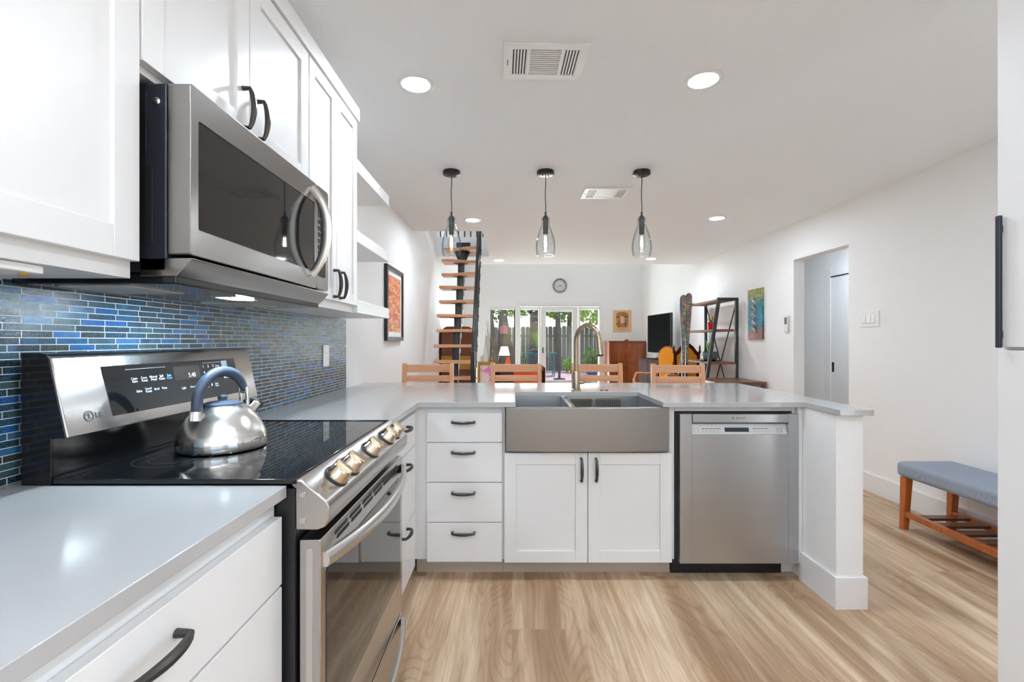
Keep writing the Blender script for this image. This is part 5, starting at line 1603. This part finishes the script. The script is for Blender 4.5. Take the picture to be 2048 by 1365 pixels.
# desk beside the shelf
dk = thing('desk', 'walnut topped desk below the colourful painting', 'desk', (2.55, 5.58, 0))
part('desktop', MB().box(2.30, 2.89, 5.30, 5.92, 0.725, 0.758), M['walnut'], dk, bev=0.004)
part('drawer', MB().box(2.46, 2.83, 5.312, 5.90, 0.64, 0.7248), plain('green_grey_drawer', rgb(92, 104, 90), 0.5), dk, bev=0.003)
for x in (2.32, 2.84):
    for y in (5.32, 5.86):
        part('leg', MB().box(x, x + 0.04, y, y + 0.04, 0.0, 0.725), M['walnut'], dk, bev=0.003)

# yellow chairs
def rounded_back(w0, w1, h, n=10):
    p = [(-w0, 0), (w0, 0)]
    for k in range(n + 1):
        a = math.pi * k / n
        p.append((w1 * math.cos(a), h - w1 * 0.9 + w1 * 0.9 * math.sin(a)))
    return p
yc = thing('armchair', 'yellow balloon back armchair with curved wooden arms', 'armchair', (2.25, 7.25, 0))
FY = frame((2.40, 7.35, 0.55), (0.55, -0.83, 0), (0.10, 0.066, 1))
part('back_frame', MB().prism(rounded_back(0.09, 0.175, 0.60), 'z', -0.03, 0.0, FY), M['mahog'], yc, bev=0.006)
part('upholstery', MB().prism([(x * 0.84, 0.02 + z * 0.93) for x, z in rounded_back(0.09, 0.175, 0.60)], 'z', 0.0, 0.016, FY), M['yellow'], yc, bev=0.006)
part('seat', MB().box(-0.26, 0.26, -0.12, -0.02, 0.0, 0.46, FY), M['yellow'], yc, bev=0.02)
for sx in (-1, 1):
    part('arm', MB().sweep([Vector(FY @ Vector((sx * 0.16, 0.16, 0))), Vector(FY @ Vector((sx * 0.29, 0.14, 0.12))), Vector(FY @ Vector((sx * 0.29, 0.13, 0.34))), Vector(FY @ Vector((sx * 0.31, 0.02, 0.36))), Vector(FY @ Vector((sx * 0.28, -0.10, 0.34)))], 0.017, n=10), M['beechz'], yc)
    part('rear_leg', MB().sweep([Vector(FY @ Vector((sx * 0.20, -0.06, 0))), Vector((FY @ Vector((sx * 0.22, -0.5, -0.03))).xy.to_3d())], [0.022, 0.015], n=8), M['mahog'], yc)
    part('front_leg', MB().sweep([Vector(FY @ Vector((sx * 0.22, -0.12, 0.42))), Vector((FY @ Vector((sx * 0.22, -0.5, 0.46))).xy.to_3d())], [0.022, 0.014], n=8), M['mahog'], yc)
cc = thing('carved_chair', 'carved dark wood high back chair with yellow panel by the shelf', 'chair', (2.70, 7.3, 0))
FK = frame((2.65, 7.12, 0.46), (-0.98, 0.20, 0), (-0.02, -0.09, 1))
pk = [(-0.17, 0.0), (0.17, 0.0), (0.19, 0.58), (0.14, 0.62), (0.10, 0.68), (0.04, 0.73), (-0.04, 0.73), (-0.10, 0.68), (-0.14, 0.62), (-0.19, 0.58)]
part('back_frame', MB().prism(pk, 'z', -0.035, 0.0, FK), M['darkwood'], cc, bev=0.006)
for z0, z1 in ((0.0, 0.014), (-0.047, -0.035)):
    part('upholstery', MB().prism([(x * 0.76, 0.05 + z * 0.85) for x, z in pk], 'z', z0, z1, FK), M['yellow'], cc, bev=0.005)
for sx in (-1, 1):
    part('finial', MB().lathe([(0.016, 0.58), (0.018, 0.62), (0.010, 0.64), (0.016, 0.66), (0.008, 0.69), (0.0, 0.72)], (0, 0, 0), 12, FK @ Matrix.Translation((sx * 0.185, 0, -0.018)) @ Matrix.Rotation(-math.pi / 2, 4, 'X')), M['darkwood'], cc)
    part('rear_leg', MB().sweep([Vector(FK @ Vector((sx * 0.16, 0.0, -0.015))), Vector((FK @ Vector((sx * 0.17, -0.46, -0.05))).xy.to_3d())], [0.022, 0.016], n=8), M['darkwood'], cc)
    part('front_leg', MB().sweep([Vector(FK @ Vector((sx * 0.16, -0.06, 0.36))), Vector((FK @ Vector((sx * 0.16, -0.46, 0.34))).xy.to_3d())], [0.022, 0.016], n=8), M['darkwood'], cc)
part('seat', MB().box(-0.20, 0.20, -0.06, 0.01, 0.0, 0.40, FK), M['yellow'], cc, bev=0.015)

# ------------------------------------------------------------------ garden behind the glass
GZ = -0.08
solo('ground', MB().box(-14, 16, YB + 0.16, 40, GZ - 0.1, GZ), M['ground'], 'garden soil behind the house', 'ground', kind='structure')
solo('patio_paving', MB().box(-1.0, 6.5, 15.2, 20.0, GZ + 0.0005, GZ + 0.02), M['rug'], 'pink patio paving outside the door', 'paving', kind='structure')
fn = thing('fence', 'tall weathered board fence at the end of the garden', 'fence', (2, 20.6, GZ))
random.seed(11)
for k in range(66):
    x = -5.0 + 0.2 * k
    h = 1.86 + random.uniform(-0.03, 0.03)
    part('board', MB().prism([(x, GZ), (x + 0.188, GZ), (x + 0.188, h - 0.05), (x + 0.15, h), (x + 0.038, h), (x, h - 0.05)], 'y', 20.6, 20.622), M['fence'], fn)
part('rail', MB().box(-5, 8.2, 20.623, 20.67, 0.4, 0.49).box(-5, 8.2, 20.623, 20.67, 1.4, 1.49), M['fence'], fn)

def leaves(center, rad, n, size, seed, squash=0.8):
    rnd = random.Random(seed)
    m_ = MB()
    b = m_.bm
    for _ in range(n):
        while True:
            p = Vector((rnd.uniform(-1, 1), rnd.uniform(-1, 1), rnd.uniform(-1, 1)))
            if 0.25 < p.length < 1:
                break
        p = Vector((center[0] + p.x * rad, center[1] + p.y * rad, center[2] + p.z * rad * squash))
        q = Matrix.Rotation(rnd.uniform(0, 6.28), 3, Vector((rnd.uniform(-1, 1), rnd.uniform(-1, 1), rnd.uniform(-1, 1))).normalized())
        s = size * rnd.uniform(0.6, 1.4)
        vs = [b.verts.new(p + q @ Vector(v)) for v in ((-s, 0, 0), (0, -s * 0.4, 0), (s, 0, 0), (0, s * 0.4, 0))]
        b.faces.new(vs)
    return m_
def tree(pts, rads, crowns, label, fol, seed, size=0.14, n=700):
    r = thing('tree', label, 'tree', (pts[0][0], pts[0][1], GZ), 'garden trees')
    part('trunk', MB().sweep(pts, rads, n=12), M['bark'], r)
    for k, (cx, cy, cz, rr) in enumerate(crowns):
        part('foliage', leaves((cx, cy, cz), rr, n, size, seed + k), M[fol], r)
tree([(-0.52, 14.0, GZ), (-0.56, 14.0, 0.9), (-0.66, 14.0, 1.9), (-0.80, 14.0, 3.2)], [0.22, 0.15, 0.10, 0.08], [(-1.1, 15.4, 2.9, 0.9)], 'slender leaning tree at the edge of the narrow window', 'fol1', 21, 0.10, 500)
tree([(-0.16, 14.9, GZ), (-0.20, 14.9, 0.6), (-0.25, 14.9, 1.4), (-0.28, 14.9, 2.0), (-0.30, 14.9, 3.5)], [0.42, 0.32, 0.21, 0.13, 0.10], [(0.1, 16.8, 2.7, 0.8)], 'stout flared tree trunk behind the lamp in the narrow window', 'fol1', 31, 0.10, 500)
tree([(0.95, 18.9, GZ), (0.93, 18.9, 1.0), (0.92, 18.9, 2.0), (0.92, 18.9, 3.5)], [0.26, 0.22, 0.20, 0.18], [(0.35, 18.9, 2.7, 0.65)], 'thick brown tree trunk in the sidelight beside the patio door', 'fol2', 41, 0.10, 500)
tree([(1.95, 19.9, GZ), (1.92, 19.9, 1.5), (1.98, 20.0, 3.5)], [0.10, 0.09, 0.07], [(1.85, 20.1, 2.6, 0.55), (2.3, 20.1, 2.75, 0.5)], 'leafy tree before the fence in the patio door glass', 'fol1', 51, 0.10, 800)
tree([(2.75, 22.2, GZ), (2.70, 22.2, 1.5), (2.8, 22.2, 3.5)], [0.13, 0.12, 0.10], [(2.65, 22.2, 2.8, 0.95)], 'leafy tree behind the fence in the patio door glass', 'fol2', 56, 0.10, 800)
tree([(3.75, 19.6, GZ), (3.72, 19.6, 1.5), (3.7, 19.6, 3.5)], [0.10, 0.09, 0.07], [(3.45, 19.5, 2.55, 0.85), (4.1, 19.4, 2.7, 0.8)], 'bright leafy tree before the fence above the faucet arch', 'fol1', 61, 0.10, 800)
tree([(-1.6, 21.9, GZ), (-1.6, 21.9, 1.5), (-1.5, 21.9, 3.5)], [0.16, 0.13, 0.1], [(-1.0, 21.9, 2.9, 1.1)], 'leafy tree behind the fence in the narrow window', 'fol2', 71, 0.12, 800)
solo('red_board', MB().prism([(-0.38, 1.44), (-0.12, 1.44), (-0.12, 1.66), (-0.25, 1.72), (-0.38, 1.66)], 'y', 14.58, 14.66), plain('faded_red_board', rgb(150, 84, 84), 0.7, var=0.2), 'faded red board nailed to the stout flared trunk', 'board', bev=0.01)  # flat red board with a gabled outline, fixed to the trunk

ump = thing('patio_umbrella_pole', 'dark metal pole on a base plate seen through the patio door', 'pole', (1.58, 15.6, GZ + 0.02))
part('pole', MB().cyl((1.58, 15.6, GZ + 0.03), (1.58, 15.6, 2.8), 0.042, n=14), M['blackpaint'], ump)
part('base_plate', MB().lathe([(0.20, 0), (0.20, 0.03), (0.05, 0.05)], (1.58, 15.6, GZ + 0.021), 24), M['iron'], ump)
ptb = thing('patio_table', 'teal metal patio table outside the sidelight', 'table', (0.95, 17.2, GZ))
part('tabletop', MB().box(0.36, 1.62, 16.7, 17.6, 0.76, 0.79), M['teal'], ptb)
for x in (0.42, 1.52):
    for y in (16.76, 17.5):
        part('leg', MB().cyl((x, y, GZ + 0.021), (x, y, 0.76), 0.022, n=8), M['teal'], ptb)
def patio_chair(x, y, rz, label):
    r = thing('patio_chair', label, 'chair', (0, 0, 0), 'teal patio chairs')
    part('seat', MB().box(-0.22, 0.22, -0.22, 0.22, 0.40, 0.43), M['teal'], r)
    for sx in (-1, 1):
        part('rear_leg', MB().sweep([(sx * 0.22, 0.24, 0), (sx * 0.22, 0.20, 0.42), (sx * 0.20, 0.28, 0.95)], 0.016, n=8), M['teal'], r)
        part('front_leg', MB().sweep([(sx * 0.22, -0.22, 0), (sx * 0.22, -0.20, 0.62), (sx * 0.22, 0.22, 0.64)], 0.016, n=8), M['teal'], r)
    m_ = MB()
    for k in range(6):
        xx = -0.17 + 0.068 * k
        m_.cyl((xx, 0.21, 0.44), (xx * 0.95, 0.28, 0.93), 0.009, n=6)
    m_.sweep([(-0.20, 0.28, 0.95), (0, 0.30, 0.99), (0.20, 0.28, 0.95)], 0.016, n=8)
    part('backrest', m_, M['teal'], r)
    r.location = (x, y, GZ + 0.021)
    r.rotation_euler = (0, 0, rz)
    return r
patio_chair(0.02, 16.4, 2.4, 'teal metal patio chair before the stout trunk')
patio_chair(0.72, 16.2, 3.3, 'teal metal patio chair pulled up to the patio table')
def bush(x, y, h, label, fol, pot=None, seed=1, rr=None, n=260, base_h=0.0):
    r = thing('garden_shrub', label, 'shrub', (x, y, GZ), 'garden shrubs')
    z0 = GZ + 0.021
    if pot:
        part('pot', MB().lathe([(0.16, 0), (0.24, 0.10), (0.27, 0.30), (0.25, 0.30), (0.2, 0.26), (0, 0.26)], (x, y, z0 + base_h), 24), M[pot], r)
        z0 += 0.27 + base_h
    part('stem', MB().sweep([(x, y, z0 - 0.02), (x + 0.03, y, z0 + h * 0.6)], [0.03, 0.015], n=6), M['bark'], r)
    part('foliage', leaves((x, y, z0 + h * 0.55), rr or h * 0.5, n, 0.085, seed, 0.9), M[fol], r)
bush(0.15, 18.0, 0.9, 'low green shrub behind the patio table', 'fol1', seed=81)
bush(2.35, 18.7, 0.62, 'bright low shrub at the foot of the dark pole', 'fol1', seed=82)
bush(3.05, 17.8, 0.75, 'feathery plant in a blue pot below the faucet arch', 'fol2', 'bluepot', 83, 0.42, 170)
bush(-0.25, 15.7, 0.8, 'dark shrub behind the table lamp window', 'fol2', seed=84)
m_ = MB()
for k in range(16):
    leaf_blade(m_, (0.90, 17.1, 0.94), k * 0.393, 0.66 - 0.03 * (k % 4), 0.034, 0.22 + 0.03 * (k % 3))
yp = thing('potted_yucca', 'strappy light green plant in a dark pot on the patio table', 'plant', (0.90, 17.1, 0.79))
part('pot', MB().lathe([(0.10, 0.7905), (0.15, 0.86), (0.16, 0.95), (0.14, 0.95), (0, 0.93)], (0.90, 17.1, 0), 20), M['brownthrow'], yp)
part('leaves', m_, M['leaf'], yp)
